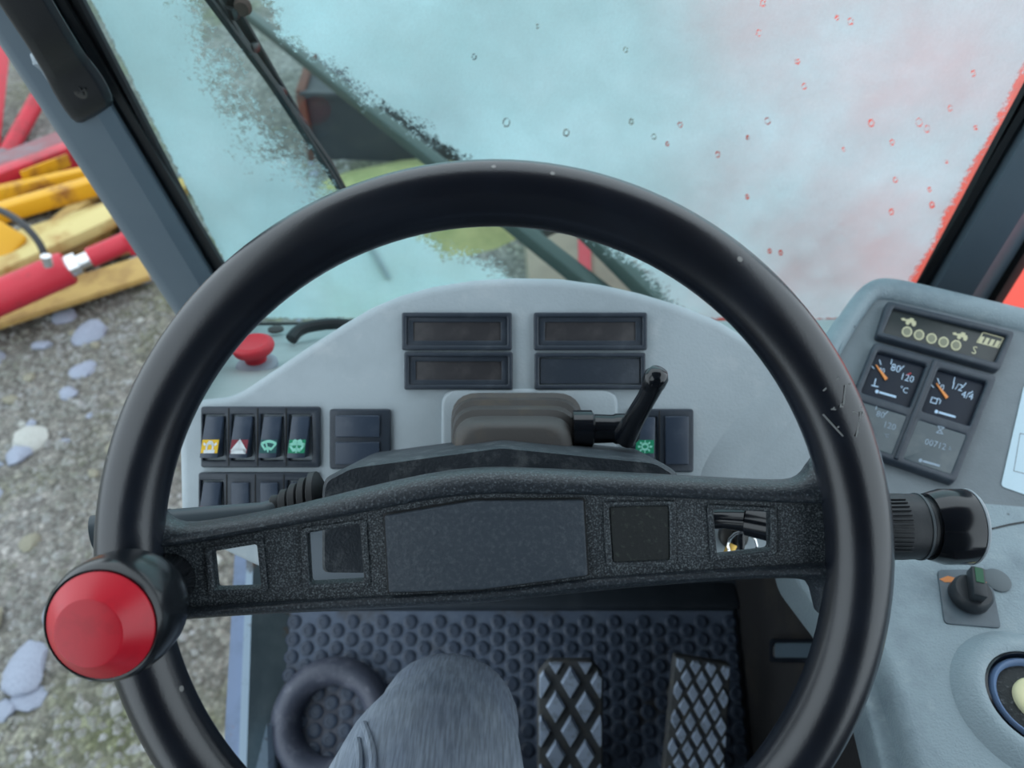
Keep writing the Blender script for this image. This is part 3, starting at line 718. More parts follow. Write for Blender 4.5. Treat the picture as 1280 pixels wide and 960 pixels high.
# right gear selector lever with ribbed grip
gx = RT.copy()
gs = mk('gear_lever', cat_(tube([W(848, 650, .54), W(905, 648, .52), W(935, 650, .51)], [.007, .007, .0085], 16), tube([W(934, 650, .51), W(975, 658, .50), W(1010, 660, .487)], [.0105, .0115, .012], 16)), M['gloss'], sc_, label='black gear selector lever right of the wheel')
GD = .455; gpx = GD / F
gb = W(985, 658, GD)
prof = [(.0, 0), (.014, 0), (.0185, .010)]
grip = mk('ribbed_grip', lathe(gb, RT, [(0, 0), (.012, .0), (.0185, .008), (.0195, .066), (.0192, .070), (.0192, .0775), (.0175, .079), (.0175, .084), (0, .084)], 40), M['grip'], gs, smooth=40)
ribs = []
for k in range(13):
    a = math.radians(48 + k * 8.5); x, y = frame_of(RT)
    pt = lambda h: gb + RT * h + (-AX * math.sin(a) - DN * math.cos(a) * -1 * -1) * .0
    dirv = (-DN * math.sin(math.radians(62 - k * 8.0)) - AX * math.cos(math.radians(62 - k * 8.0)))
    ribs.append(beam(gb + RT * .012 + dirv * .0183, gb + RT * .065 + dirv * .0194, .0011, .0022, dirv, .0003))
mk('grip_ribs', cat_(*ribs), M['grip'], gs, smooth=0)
mk('end_cap', lathe(gb, RT, [(.0, .082), (.0195, .082), (.0205, .085), (.0222, .091), (.0222, .1035), (.0215, .107), (.019, .108), (0, .108)], 44), M['gloss'], gs, smooth=30)
mk('cap_edge', lathe(gb, RT, [(.0205, .1050), (.0224, .1052), (.0224, .1062), (.0212, .1076), (.0205, .1076)], 44), mat('worn_edge', (.35, .4, .44, 1), .35), gs, smooth=40)
mk('grip_ring', lathe(gb, RT, [(.0180, .0755), (.0197, .0758), (.0197, .0773), (.0180, .0777)], 44), M['stalk'], gs)
mk('grip_mark', filled([(1116, 687), (1126, 687.5), (1126, 693), (1116, 692)], lambda x, y, h: W(x, y, GD - .0125), 0), M['white'], gs, smooth=0)
# ignition key seen through the wheel
kb = dp(915, 668, 0)
ik = thing('ignition_key', kb, 'ignition key with brass tag in the dash right of the column', 'key')
mk('lock_barrel', lathe(kb, -AX, [(.012, -.005), (.012, .008), (.009, .010), (0, .010)], 24), M['screw'], ik)
mk('key_head', beam(kb - AX * .008, kb - AX * .03, .016, .005, RT, .002), M['gloss'], ik)
mk('key_ring', tube([kb - AX * .03 + RT * .012 * math.cos(a) + (DN * .012 * math.sin(a)) + DN * .004 for a in [k * .524 for k in range(13)]], .0012, 6), M['chrome'], ik)
mk('brass_tag', beam(kb - AX * .03 + DN * .002 - RT * .008, kb - AX * .028 + DN * .020 - RT * .016, .008, .002, AX, .0005), M['key'], ik)

# ------------------------------------------------------------------ steering wheel
WD = .40; wpx = WD / F
TILT = math.radians(2.5)
wc = W(618, 702, WD)
wz = (-AX * math.cos(TILT) - (-DN) * -math.sin(TILT) * -1)
wy = (-DN * math.cos(TILT) - AX * math.sin(TILT)).normalized()
wz = RT.cross(wy).normalized()
def wp(px, py, h=0.0): return wc + RT * ((px - 618) * wpx) + wy * ((702 - py) * wpx) + wz * h
sw = thing('steering_wheel', wc - wz * .03, 'large black two-spoke steering wheel with red spinner knob', 'steering wheel')
def rim():
    R = 456 * wpx; rings = []
    for i in range(144):
        a = 2 * math.pi * i / 144; d = RT * math.cos(a) + wy * math.sin(a)
        ring = []
        for k in range(28):
            b = 2 * math.pi * k / 28
            ring.append(wc + d * (R + .0168 * math.cos(b)) + wz * (.0158 * math.sin(b)))
        rings.append(ring)
    v, f = loft(rings, True, False); n = 28; m = 143 * 28
    f += [(m + j, m + (j + 1) % n, (j + 1) % n, j) for j in range(n)]
    return v, f
rimo = mk('rim', rim(), M['rim'], sw, smooth=80)
# carved scratches on the right of the rim
def rimtop(px, py):
    p = wp(px, py); v = p - wc; r = math.hypot(v.dot(RT), v.dot(wy)); q = max(-1, min(1, (r - 456 * wpx) / .0168))
    return p + wz * (.0158 * math.sqrt(max(0, 1 - q * q)) + .0005)
scr_l = [[(1022, 508), (1046, 478), (1030, 505), (1060, 506)], [(1020, 508), (1052, 512)], [(1062, 512), (1050, 540), (1058, 512), (1028, 530)], [(1012, 515), (1034, 540)], [(1038, 480), (1034, 502)], [(1010, 486), (1030, 470)]]
mk('scratch_marks', cat_(*[line2(s, 2.0, lambda x, y, h: rimtop(x, y), 0) for s in scr_l]), mat('scratch_grey', (.20, .21, .21, 1), .6), rimo, smooth=0)

def lerp_path(P, n):
    """resample a px polyline smoothly into n points by chord length"""
    P = [Vector(p) for p in P]; D = [0]
    for a, b in zip(P[:-1], P[1:]): D.append(D[-1] + (b - a).length)
    out = []
    for k in range(n):
        s = D[-1] * k / (n - 1); i = 0
        while i < len(D) - 2 and D[i + 1] < s: i += 1
        t = (s - D[i]) / (D[i + 1] - D[i]) if D[i + 1] > D[i] else 0
        out.append(P[i].lerp(P[i + 1], t))
    return out
def rail(pairs, hfun, rad=1.0):
    """moulded rail between an outer contour and an inner line, each station (cx, cy, bx, by)"""
    rings = []
    for i, (cx, cy, bx, by) in enumerate(pairs):
        h = hfun(cx, bx)
        row = []
        for (u, z) in ((0, -.024), (0.0, -.010), (.10, -.0045), (.32, -.0005), (.62, .0022), (.86, .0012), (1.0, -.003), (1.02, -.012), (1.0, -.024)):
            x = cx + (bx - cx) * u; y = cy + (by - cy) * u
            row.append(wp(x, y, z + h))
        rings.append(row)
    return loft(rings, True, True)
hz = lambda cx, bx: -.006 + .006 * min(1, (abs((cx + bx) / 2 - 618) / 440) ** 3)
top_pairs = [(166, 610, 140, 700), (184, 634, 150, 697), (196, 650, 165, 693), (208, 659, 182, 689), (226, 662, 205, 687), (274, 655, 255, 681), (360, 640, 360, 661), (450, 616, 460, 645), (536, 597, 517, 632), (585, 591, 570, 625), (622, 590, 622, 621), (681, 592, 670, 623), (740, 595, 735, 623), (803, 598, 803, 625), (884, 602, 884, 628), (966, 606, 966, 631), (996, 606, 1000, 632), (1010, 601, 1030, 633), (1019, 588, 1060, 634), (1030, 560, 1082, 634)]
mk('top_rail', rail(top_pairs, hz), M['rail'], sw, smooth=60, sub=1)
bot_pairs = [(150, 800, 150, 768), (190, 786, 190, 770), (223, 782, 225, 766), (330, 778, 340, 757), (480, 773, 480, 749), (592, 767, 600, 744), (660, 760, 668, 736), (722, 753, 738, 726), (844, 740, 844, 719), (966, 730, 966, 712), (1006, 730, 1012, 709), (1024, 736, 1040, 708), (1031, 758, 1062, 707), (1034, 800, 1090, 707)]
mk('bottom_rail', rail(bot_pairs, hz), M['rail'], sw, smooth=60, sub=1)
# web with openings, between the rails
web_out = [(150, 700), (205, 684), (360, 655), (460, 640), (570, 620), (622, 616), (735, 618), (884, 622), (1000, 626), (1078, 626), (1082, 714), (1012, 714), (844, 724), (738, 732), (600, 750), (480, 755), (340, 762), (190, 776), (150, 776)]
holes = [rpoly([(257, 694), (316, 684), (321, 741), (261, 743)], 4, 3), rpoly([(379, 670), (447, 658), (452, 732), (382, 736)], 4, 3), rpoly([(895, 639), (968, 643), (969, 692), (901, 700)], 5, 3)]
mk('spoke_web', plate([rpoly(web_out, 3, 2)] + holes, -36, -18, 2, wp, wpx), M['spoke'], sw, smooth=30)
def frame_round(P, out, hgt):
    cx = sum(p[0] for p in P) / 4; cy = sum(p[1] for p in P) / 4
    big = [(p[0] + (out if p[0] > cx else -out), p[1] + (out * .8 if p[1] > cy else -out * .8)) for p in P]
    return plate([rpoly(big, 6, 3), rpoly(P, 4, 3)], -30, hgt, 2.2, wp, wpx)
for P in ([(257, 694), (316, 684), (321, 741), (261, 743)], [(379, 670), (447, 658), (452, 732), (382, 736)], [(895, 639), (968, 643), (969, 692), (901, 700)], [(763, 636), (839, 634), (841, 705), (768, 708)]):
    mk('opening_frame', frame_round(P, 8, -14.5), M['spoke'], sw, smooth=40)
mk('hub_pad', plate(rpoly([(479, 647), (592, 628), (730, 627), (736, 723), (602, 741), (484, 745)], 3, 3), -30, -9.5, 2.5, wp, wpx), M['pad'], sw, smooth=40, label='slate rectangular centre pad')
mk('pad_gap', plate(rpoly([(476.5, 645), (591, 625.5), (732.5, 624.5), (738.5, 725), (603, 743.5), (481.5, 747.5)], 3, 3), -30, -16.5, .5, wp, wpx), M['seal'], sw, smooth=40)
mk('spoke_insert', plate(rpoly([(764, 637), (838, 635), (840, 704), (769, 707)], 2, 2), -30, -16.5, .8, wp, wpx), M['insert'], sw, smooth=40)
# spinner knob
kx = wp(203, 730)
kn = mk('spinner_knob', lathe(kx, wz, [(.0, -.012), (.014, -.012), (.0145, .012), (.0175, .016), (.0185, .022), (.0245, .026), (.0275, .034), (.0285, .044), (.0282, .053), (.0268, .0585), (.0252, .0605), (.0240, .0600), (0, .0590)], 56), M['knob'], sw, smooth=40, label='glossy black spinner knob clamped to the rim')
mk('knob_cap', lathe(kx, wz, [(.0243, .0590), (.0240, .0608), (.0150, .0705), (.0140, .0708), (0, .0704)], 56), M['redcap'], kn, smooth=25, label='red bevelled knob cap')
mk('knob_clamp', cat_(tube([wp(160, 720, -.004), wp(228, 742, -.004)], .012, 16), tube([wp(150, 738, .004), wp(215, 738, .004)], .011, 14)), M['knob'], kn)

# ------------------------------------------------------------------ right console
cs = thing('console', (.62, .2, 0), 'grey moulded right-hand console with raised instrument face', 'console')
bo = [(990, 600, 20), (1000, 520, 20), (1022, 440, 20), (1050, 396, 20), (1082, 354, 16), (1104, 347, 10), (1280, 390), (1600, 468), (1600, 640), (1300, 648), (1237, 660), (1150, 662), (1060, 660)]
mk('instrument_face', plate(rpoly(bo, 6, 4), -150, -3, 12, binf, BPX, 4), M['binnacle'], cs, smooth=50)
lip = [(1020, 480), (1036, 440), (1062, 398), (1084, 366), (1098, 359), (1120, 361), (1180, 375), (1280, 399), (1425, 434), (1600, 477)]
def lipmesh():
    rings = []
    pts = lip
    for i, (x, y) in enumerate(pts):
        a = Vector(pts[max(i - 1, 0)]); b = Vector(pts[min(i + 1, len(pts) - 1)]); d = (b - a).normalized(); n = Vector((d.y, -d.x))
        ring = []
        for (o_, h) in ((14, -40), (14, -4), (11, 5), (4, 10), (-4, 10), (-11, 4), (-15, -5), (-15, -40)):
            ring.append(binf(x + n.x * o_, y + n.y * o_, h * BPX))
        rings.append(ring)
    return loft(rings, True, True)
mk('hood_lip', lipmesh(), M['console'], cs, smooth=60, sub=2)
# flank of the console towards the dash
fl_ = loft([[W(1045, 398, .86), W(1028, 424, .83), W(1012, 470, .79), W(1000, 520, .75), W(990, 570, .72), W(980, 640, .69)],
            [W(1070, 380, .83), W(1055, 420, .80), W(1040, 470, .775), W(1030, 520, .755), W(1024, 570, .73), W(1030, 650, .70)]], False, False)
mk('flank', fl_, M['console'], cs, smooth=80)
ctp = [(1000, 590, 20), (1150, 585, 5), (1300, 575, 5), (1820, 570), (1860, 800), (1860, 1150), (1210, 1150), (1150, 985), (1112, 850), (1075, 760, 30), (1010, 690, 30)]
def ctop2(x, y, h=0): return ctop(x, y, h)
mk('top_shell', plate(rpoly(ctp, 10, 4), -60, 0, 16, ctop2, CPX, 5), M['console'], cs, smooth=60)
ct2 = [(985, 620), (1780, 620), (1780, 1150), (1170, 1150), (1128, 990), (1093, 858), (1050, 765, 20), (990, 690, 20)]
mk('side_step', plate(rpoly(ct2, 10, 4), -95, -34, 6, ctop2, CPX, 3), M['console'], cs, smooth=60)
mk('side_panel', cat_(box(XR, XR + .03, -.6, .69, -.02, .56), box(XR + .02, .84, -.6, .69, -.02, .02)), M['carpet'], cs, smooth=20)
mk('lower_body', hexa([(.40, -.55, .0), (.95, -.55, .0), (.95, .64, .0), (.40, .64, .0)], [(.34, -.55, .57), (.95, -.55, .57), (.95, .60, .57), (.36, .60, .57)]), M['carpet'], cs, smooth=20)
mk('seam', line2([(1160, 668), (1237, 662), (1262, 656), (1310, 648)], 2.2, ctop2, .0006), M['seal'], cs, smooth=0)
mk('hole_plug', lathe(ctop(1246, 726), (0, 0, 1), [(.011, 0), (.011, .0015), (.009, .0022), (0, .0022)], 24), mat('plug_grey', (.10, .125, .14, 1), .5), cs)
# vent bulge
vc = ctop(1292, 880)
def bulge(prof, seg=48): return lathe(vc, (0, 0, 1), prof, seg)
mk('vent_surround', bulge([(.062, -.004), (.058, .001), (.052, .007), (.046, .0105), (.041, .011), (.0375, .0095), (.0365, -.01), (.05, -.02)]), M['console'], cs, smooth=60)
vt = thing('round_vent', vc, 'round vent with blue-grey ring and cream centre on console', 'vent')
mk('socket', bulge([(.0, -.012), (.0375, -.012), (.0375, .0085), (.0355, .0095), (.0345, .004), (.033, -.008), (0, -.008)]), M['gloss'], vt, smooth=50)
mk('outer_ring', bulge([(.0345, -.006), (.0335, .006), (.031, .009), (.0285, .007), (.028, -.006)]), M['ringblue'], vt, smooth=50)
mk('speckled_ring', bulge([(.0285, -.006), (.0285, .003), (.017, .0055), (.017, -.006)]), M['specmesh'], vt, smooth=50)
mk('centre_cap', bulge([(.0172, -.004), (.0172, .0075), (.0155, .0095), (.012, .0100), (0, .0100)]), M['creamplastic'], vt, smooth=50)
# rotary switch on its plate
rs = thing('rotary_switch', ctop(1210, 783), 'black rotary switch with green mark on slate plate', 'switch')
mk('plate', plate(rpoly([(1171, 713), (1236, 712), (1251, 786), (1180, 780)], 6, 4), -1, 2, .8, ctop2, CPX), M['platemetal'], rs)
kc = ctop(1209, 748, .0012)
mk('dial', lathe(kc, (0, 0, 1), [(.0, 0), (.0148, 0), (.0162, .002), (.0160, .010), (.0140, .0125), (0, .0128)], 36), M['grip'], rs, smooth=45)
hd = Vector((.30, 1, 0)).normalized()
hn = beam(kc - hd * .0115 + Vector((0, 0, .0175)), kc + hd * .0155 + Vector((0, 0, .019)), .0105, .0115, Vector((0, 0, 1)), .0014)
kh = mk('handle', hn, M['grip'], rs, smooth=40)
mk('green_mark', beam(kc + hd * .000 + Vector((0, 0, .0243)), kc + hd * .0135 + Vector((0, 0, .0250)), .0062, .0006, Vector((0, 0, 1)), .0001), M['greenprint'], kh, smooth=0)
mk('orange_symbol', cat_(filled([(1173, 725), (1184, 721), (1195, 724), (1193, 729), (1180, 729)], ctop2, .0016), filled([(1225, 724), (1233, 723), (1235, 730), (1227, 729)], ctop2, .0016)), M['orangeprint'], rs, smooth=0)
# sheet of paper
pa = thing('paper_sheet', binf(1290, 600), 'pale paper sheet taped on the console beside the gauges', 'paper')
ps = mk('sheet', plate(rpoly([(1281, 480), (1400, 500), (1375, 650), (1252, 607)], 5, 3), -2.6, -1.6, .3, binf, BPX), M['paper'], pa, smooth=20)
mk('printed_line', cat_(line2([(1276, 541), (1268, 588), (1330, 604)], .8, binf, -.0011), line2([(1276, 541), (1340, 556)], .8, binf, -.0011)), M['ink'], ps, smooth=0)

# warning lamp panel
lp = thing('indicator_panel', binf(1178, 445), 'black indicator lamp panel with cream symbols above the gauges', 'panel')
A_ = [(1106, 380), (1265, 419), (1246, 467), (1092, 424)]
B_ = [(1114, 389), (1255, 424), (1240, 457), (1101, 420)]
mk('frame', plate([rpoly(A_, 5, 3), rpoly(B_, 2, 2)], -4, 9, 2.5, binf, BPX), M['panel'], lp)
lw = mk('lamp_window', plate(rpoly([(1112, 387), (1257, 423), (1242, 459), (1099, 421)], 2, 2), -4, 4, .5, binf, BPX), M['lampglass'], lp)
LH = 4.3 * BPX
for i, (x, y) in enumerate(((1132, 417), (1147, 421), (1162.5, 425.5), (1177.5, 430), (1193, 434))):
    mk('lamp', cat_(plate([circ(x, y, 6.6, 18), circ(x, y, 4.8, 18)], 3.5, 4.8, .2, binf, BPX)), M['cream'], lp)
    mk('lamp', plate(circ(x, y, 4.8, 18), 3.5, 4.5, .1, binf, BPX), M['creamdim'], lp)
def loader_icon(x, y):
    a = .27; ca, sa = math.cos(a), math.sin(a)
    r = lambda p: (x + .78 * (p[0] * ca - p[1] * sa), y + .78 * (p[0] * sa + p[1] * ca))
    P = lambda *q: [r(p) for p in q]
    return cat_(filled(P((-4, -3), (10, -3), (12, 2), (-5, 2)), binf, LH), filled(P((0, -6), (6, -6), (7, -3), (-1, -3)), binf, LH),
                filled(P((-14, -1), (-10, -3), (-4, -1), (-4, 1), (-12, 1.5)), binf, LH), filled([(q[0], q[1]) for q in circ(*r((-2, 3)), 2.6, 12)], binf, LH + .0001), filled(circ(*r((8, 3)), 2.6, 12), binf, LH + .0001))
mk('machine_symbol', loader_icon(1135, 404), M['cream'], lw, smooth=0)
mk('machine_symbol', loader_icon(1199, 422), M['cream'], lw, smooth=0)
mk('letter', text('S', 1216, 440.5, 14, .26, binf, LH), M['cream'], lw, smooth=0)
mk('gearbox_symbol', cat_(line2([(1227, 418), (1252, 425), (1246, 437), (1219, 430), (1227, 418)], 1.2, binf, LH),
     *[filled([(1224.5 + 6.5 * k, 422.5 + 1.8 * k), (1229 + 6.5 * k, 423.7 + 1.8 * k), (1225 + 6.5 * k, 431 + 1.75 * k), (1220.5 + 6.5 * k, 430 + 1.75 * k)], binf, LH) for k in range(4)]), M['cream'], lw, smooth=0)

# gauge cluster
gc = thing('gauge_cluster', binf(1140, 585), 'black gauge cluster with temperature, fuel and hour dials on console', 'gauges')
CT = [(1090, 432), (1242, 475), (1190, 607), (1040, 556)]
def cl(s, t):
    a = Vector(CT[0]).lerp(Vector(CT[1]), s); b = Vector(CT[3]).lerp(Vector(CT[2]), s); return tuple(a.lerp(b, t))
def cell(s0, t0, s1, t1, r=3): return rpoly([cl(s0, t0), cl(s1, t0), cl(s1, t1), cl(s0, t1)], r, 3)
cells = [(.05, .07, .45, .49), (.545, .07, .94, .49), (.06, .575, .45, .945), (.55, .575, .94, .945)]
mk('bezel', plate([cell(0, 0, 1, 1, 5)] + [cell(*c) for c in cells], -4, 10, 2.5, binf, BPX), M['panel'], gc)
mk('bezel_rib', plate(cell(.48, .02, .515, .98, 1), 9, 13, 1.2, binf, BPX), M['panel'], gc)
GH = 4.6 * BPX
g1 = mk('temperature_gauge', plate(cell(.045, .065, .455, .495, 4), -4, 4, .4, binf, BPX), M['gaugeface'], gc)
g2 = mk('fuel_gauge', plate(cell(.54, .065, .945, .495, 4), -4, 4, .4, binf, BPX), M['gaugeface'], gc)
g3 = mk('pressure_gauge', plate(cell(.05, .565, .46, .955, 4), -4, 9, 2, binf, BPX), M['gaugecover'], gc)
g4 = mk('hour_meter', plate(cell(.54, .565, .95, .955, 4), -4, 9, 2, binf, BPX), M['gaugecover'], gc)
AN = .28
def ticks(cx, cy, r0, r1, angs, w=1.1): return cat_(*[line2([(cx + r0 * math.cos(a), cy + r0 * math.sin(a)), (cx + r1 * math.cos(a), cy + r1 * math.sin(a))], w, binf, GH) for a in angs])
def emblem(x, y, w):
    ca, sa = math.cos(AN), math.sin(AN)
    return cat_(filled(circ(x - w / 2 * ca, y - w / 2 * sa, 2.4, 10), binf, GH), line2([(x - w * .34 * ca, y - w * .34 * sa), (x + w * .5 * ca, y + w * .5 * sa)], 2.6, binf, GH))
def needle(x0, y0, x1, y1):
    a = Vector((x0, y0)); b = Vector((x1, y1)); d = (b - a).normalized(); n = Vector((-d.y, d.x))
    return plate([tuple(a + n * .6), tuple(b + n * 2.0), tuple(b - n * 2.0), tuple(a - n * .6)], 4.2, 6, .3, binf, BPX)
mk('dial_print', cat_(text('40', 1100, 465.5, 9, AN, binf, GH), text('80', 1118, 463, 13, AN, binf, GH), text('120', 1132, 475, 12, AN, binf, GH), text('°C', 1128, 490, 10, AN, binf, GH),
    ticks(1107, 481, 24, 30, [math.radians(a) for a in (-132, -108, -78, -45)]), line2([(1088, 484), (1096, 486)], 1.4, binf, GH), line2([(1093, 476), (1091, 484)], 1.4, binf, GH), emblem(1106, 495, 24)), M['printblue'], g1, smooth=0)
mk('red_mark', ticks(1107, 481, 27, 32, [math.radians(-22)], 1.6), M['redpaint'], g1, smooth=0)
mk('needle', needle(1093, 459, 1106, 477), M['orange'], g1, smooth=0)
mk('dial_print', cat_(text('0', 1175.5, 487, 11, AN, binf, GH), text('1/2', 1194, 486, 12, AN, binf, GH), text('4/4', 1207, 497, 12, AN, binf, GH),
    ticks(1183, 508, 28, 35, [math.radians(a) for a in (-130, -112, -76, -50, -28)]), line2([(1163, 499), (1170, 501), (1168, 507), (1161, 505), (1163, 499)], 1.3, binf, GH), line2([(1171, 500), (1174, 503), (1172, 507)], 1.1, binf, GH), emblem(1180, 520, 24)), M['printblue'], g2, smooth=0)
mk('needle', needle(1168, 482, 1181.5, 500), M['orange'], g2, smooth=0)
GH = 9.4 * BPX
mk('dial_print', cat_(text('80', 1097, 523, 11, AN, binf, GH), text('120', 1108, 537, 11, AN, binf, GH), ticks(1085, 540, 24, 30, [math.radians(a) for a in (-75, -45)]), text('°C', 1104, 549, 6, AN, binf, GH)), M['printdim'], g3, smooth=0)
mk('dial_print', cat_(line2([(1168, 537), (1176, 539), (1166, 545), (1174, 547), (1168, 537)], 1.2, binf, GH), text('00712', 1165, 560, 11, AN, binf, GH), text('h', 1183, 565, 7, AN, binf, GH), emblem(1158, 583, 24)), M['printdim'], g4, smooth=0)

# handle on the side of the console
shn = thing('door_pull', (XR, .37, .24), 'slate recessed pull on the dark console side', 'handle')
def side(px, py, h=0): return plane((XR, 0, 0), (-1, 0, 0))(px, py, h)
mk('rim', plate([rpoly([(970, 798), (1075, 798), (1075, 830), (970, 828)], 5, 3), rpoly([(976, 804), (1070, 804), (1070, 822), (976, 822)], 3, 3)], -3, 10, 2, side, 1.0 / F), M['gloss'], shn)
mk('grip_bar', plate(rpoly([(975, 803), (1072, 803), (1072, 823), (975, 823)], 3, 3), -3, 8, 2, side, 1.0 / F), mat('pull_slate', (.09, .13, .165, 1), .4), shn)

# ------------------------------------------------------------------ floor: mat, pedals, ring, sill
mt = thing('floor_mat', (0, .5, .05), 'dark slate rubber floor mat covered in round studs', 'floor mat')
sl = math.radians(25); SD = Vector((0, math.cos(sl), math.sin(sl))); SN = Vector((0, -math.sin(sl), math.cos(sl)))
def tp(x, s, h=0): return Vector((x, .40, 0)) + SD * s + SN * h
mk('mat_base', hexa([tp(-.345, -.02, 0), tp(.345, -.02, 0), tp(.345, .222, 0), tp(-.345, .222, 0)], [tp(-.345, -.02, .006), tp(.345, -.02, .006), tp(.345, .222, .006), tp(-.345, .222, .006)]), M['matbase'], mt, smooth=0)
def stud_mesh():
    v, f = lathe((0, 0, 0), (0, 0, 1), [(.0112, -.001), (.0108, .0022), (.0088, .0036), (.0052, .0038), (.0045, .0030), (0, .0030)], 12)
    me = bpy.data.meshes.new('stud'); me.from_pydata([tuple(x) for x in v], [], f); me.polygons.foreach_set('use_smooth', [True] * len(me.polygons)); me.set_sharp_from_angle(angle=math.radians(40))
    me.materials.append(M['stud']); return me
sm = stud_mesh(); rotm = Matrix.Rotation(sl, 4, 'X').to_euler()
cs_, bs_ = .0226, .0258
for i in range(-15, 16):
    for j in range(9):
        s = .012 + j * bs_ + (bs_ / 2 if i % 2 else 0)
        if s > .215: continue
        o = bpy.data.objects.new('stud', sm); COL.objects.link(o); o.parent = mt
        o.location = tp(i * cs_, s, .006) - mt.location; o.rotation_euler = rotm

pf = facing(1.03); PPX = 1.03 / F
def diamond(cx, cy, w, h, sk=0): return [(cx + sk * h / 2, cy - h / 2), (cx + w / 2, cy), (cx - sk * h / 2, cy + h / 2), (cx - w / 2, cy)]
bp_ = thing('brake_pedal', pf(713, 1060), 'wide brake pedal with large diamond tread', 'pedal')
out_ = [(686, 826), (740, 826), (754, 843), (754, 1070), (672, 1070), (672, 843)]
mk('plate', plate(rpoly(out_, 3, 2), -14, 0, 3, pf, PPX), M['pedal'], bp_)
def quadclip(P, Q):                         # clip to convex outline Q (clockwise on screen)
    for i in range(len(Q)):
        a, b = Q[i], Q[(i + 1) % len(Q)]; res = []
        sd = lambda p: (b[0] - a[0]) * (p[1] - a[1]) - (b[1] - a[1]) * (p[0] - a[0])
        for j, p in enumerate(P):
            q = P[(j + 1) % len(P)]; u, w_ = sd(p), sd(q)
            if u >= 0: res.append(p)
            if (u >= 0) != (w_ >= 0):
                t_ = u / (u - w_); res.append((p[0] + (q[0] - p[0]) * t_, p[1] + (q[1] - p[1]) * t_))
        P = res
        if len(P) < 3: return []
    return P
def raised(poly, z0, z1, ins, f, zs):
    cx = sum(p[0] for p in poly) / len(poly); cy = sum(p[1] for p in poly) / len(poly)
    def sh(k): return [(cx + (x - cx) * k, cy + (y - cy) * k) for x, y in poly]
    return loft([[f(x, y, z0 * zs) for x, y in poly], [f(x, y, z1 * zs) for x, y in sh(ins)]], True, True)
for r_ in range(9):
    for k in range(-2, 3):
        cx = 713 + k * 37 + (0 if r_ % 2 else 18.5); cy = 822 + 30.5 * r_
        P = quadclip(diamond(cx, cy, 25, 42), [(687, 828), (739, 828), (752, 844), (752, 1066), (674, 1066), (674, 844)])
        if len(P) < 3: continue
        ar = abs(sum(P[i][0] * P[(i + 1) % len(P)][1] - P[(i + 1) % len(P)][0] * P[i][1] for i in range(len(P)))) / 2
        if ar < 30: continue
        mk('tread', raised(P, -.5, 6, .80, pf, PPX), M['tread'], bp_, smooth=0)
mk('pedal_arm', beam(pf(713, 1000, -.012), pf(713, 900, -.16), .03, .012), M['pedal'], bp_)
ap = thing('accelerator_pedal', pf(868, 1060), 'narrow slanted accelerator pedal with small diamond tread', 'pedal')
mk('plate', plate(rpoly([(843, 819), (914, 831), (900, 1070), (818, 1070)], 4, 3), -14, 0, 3, pf, PPX), M['pedal'], ap)
for r_ in range(15):
    for k in range(-1, 5):
        v = r_ * 17.6
        x = 850 + k * 19.2 + (9.6 if r_ % 2 else 0) - v * .09; y = 828 + v * 1.0 + (x - 850 + v * .09) * .17
        P = quadclip(diamond(x, y, 14.5, 25, .0), [(846, 822), (912, 833), (898, 1066), (822, 1066)])
        if len(P) < 3: continue
        ar = abs(sum(P[i][0] * P[(i + 1) % len(P)][1] - P[(i + 1) % len(P)][0] * P[i][1] for i in range(len(P)))) / 2
        if ar < 25: continue
        mk('tread', raised(P, -.5, 4, .80, pf, PPX), M['tread'], ap, smooth=0)
mk('pedal_arm', beam(pf(872, 1000, -.012), pf(872, 900, -.15), .03, .012), M['pedal'], ap)
# rubber ring
rc = toe(419, 900, .006)
mk('rubber_ring', lathe(rc, SN, [(.050, .0), (.086, .0), (.090, .008), (.089, .022), (.082, .034), (.072, .040), (.060, .037), (.051, .026), (.048, .008), (.050, .0)], 56), M['ring'], loc=rc, smooth=60, label='worn black rubber ring lying on the floor mat', cat='rubber ring')
# sill at the left edge of the floor
dsl = thing('trim_4', toe(330, 860), 'blue-grey door sill with chipped paint and rust', 'door sill', kind='structure')
def sillstrip(x0, x1, z0, z1, ya=690, yb=1250, bev=1.5, dx0=0, dx1=0):
    return hexa([toe(x0, ya, z0), toe(x1, ya, z0), toe(x1 + dx1, yb, z0), toe(x0 + dx0, yb, z0)], [toe(x0, ya, z1), toe(x1, ya, z1), toe(x1 + dx1, yb, z1), toe(x0 + dx0, yb, z1)])
mk('outer_flange', sillstrip(299, 317, -.05, .020, dx0=-30, dx1=-20), M['sill'], dsl, smooth=20)
mk('flange', sillstrip(316, 329, -.05, .030, dx0=-20, dx1=-16), M['sillchip'], dsl, smooth=20)
mk('inner_wall', hexa([toe(328, 690, .045), toe(363, 690, .0), toe(350, 1250, .0), toe(312, 1250, .045)], [toe(328, 690, -.04), toe(363, 690, -.05), toe(350, 1250, -.05), toe(312, 1250, -.04)]), M['sillgrey'], dsl, smooth=20)
mk('kick_strip', hexa([toe(346, 902, .012), toe(354, 906, .012), toe(345, 1010, .012), toe(322, 1000, .012)], [toe(346, 902, .05), toe(354, 906, .03), toe(345, 1010, .03), toe(322, 1000, .05)]), M['sillchip'], dsl, smooth=20)

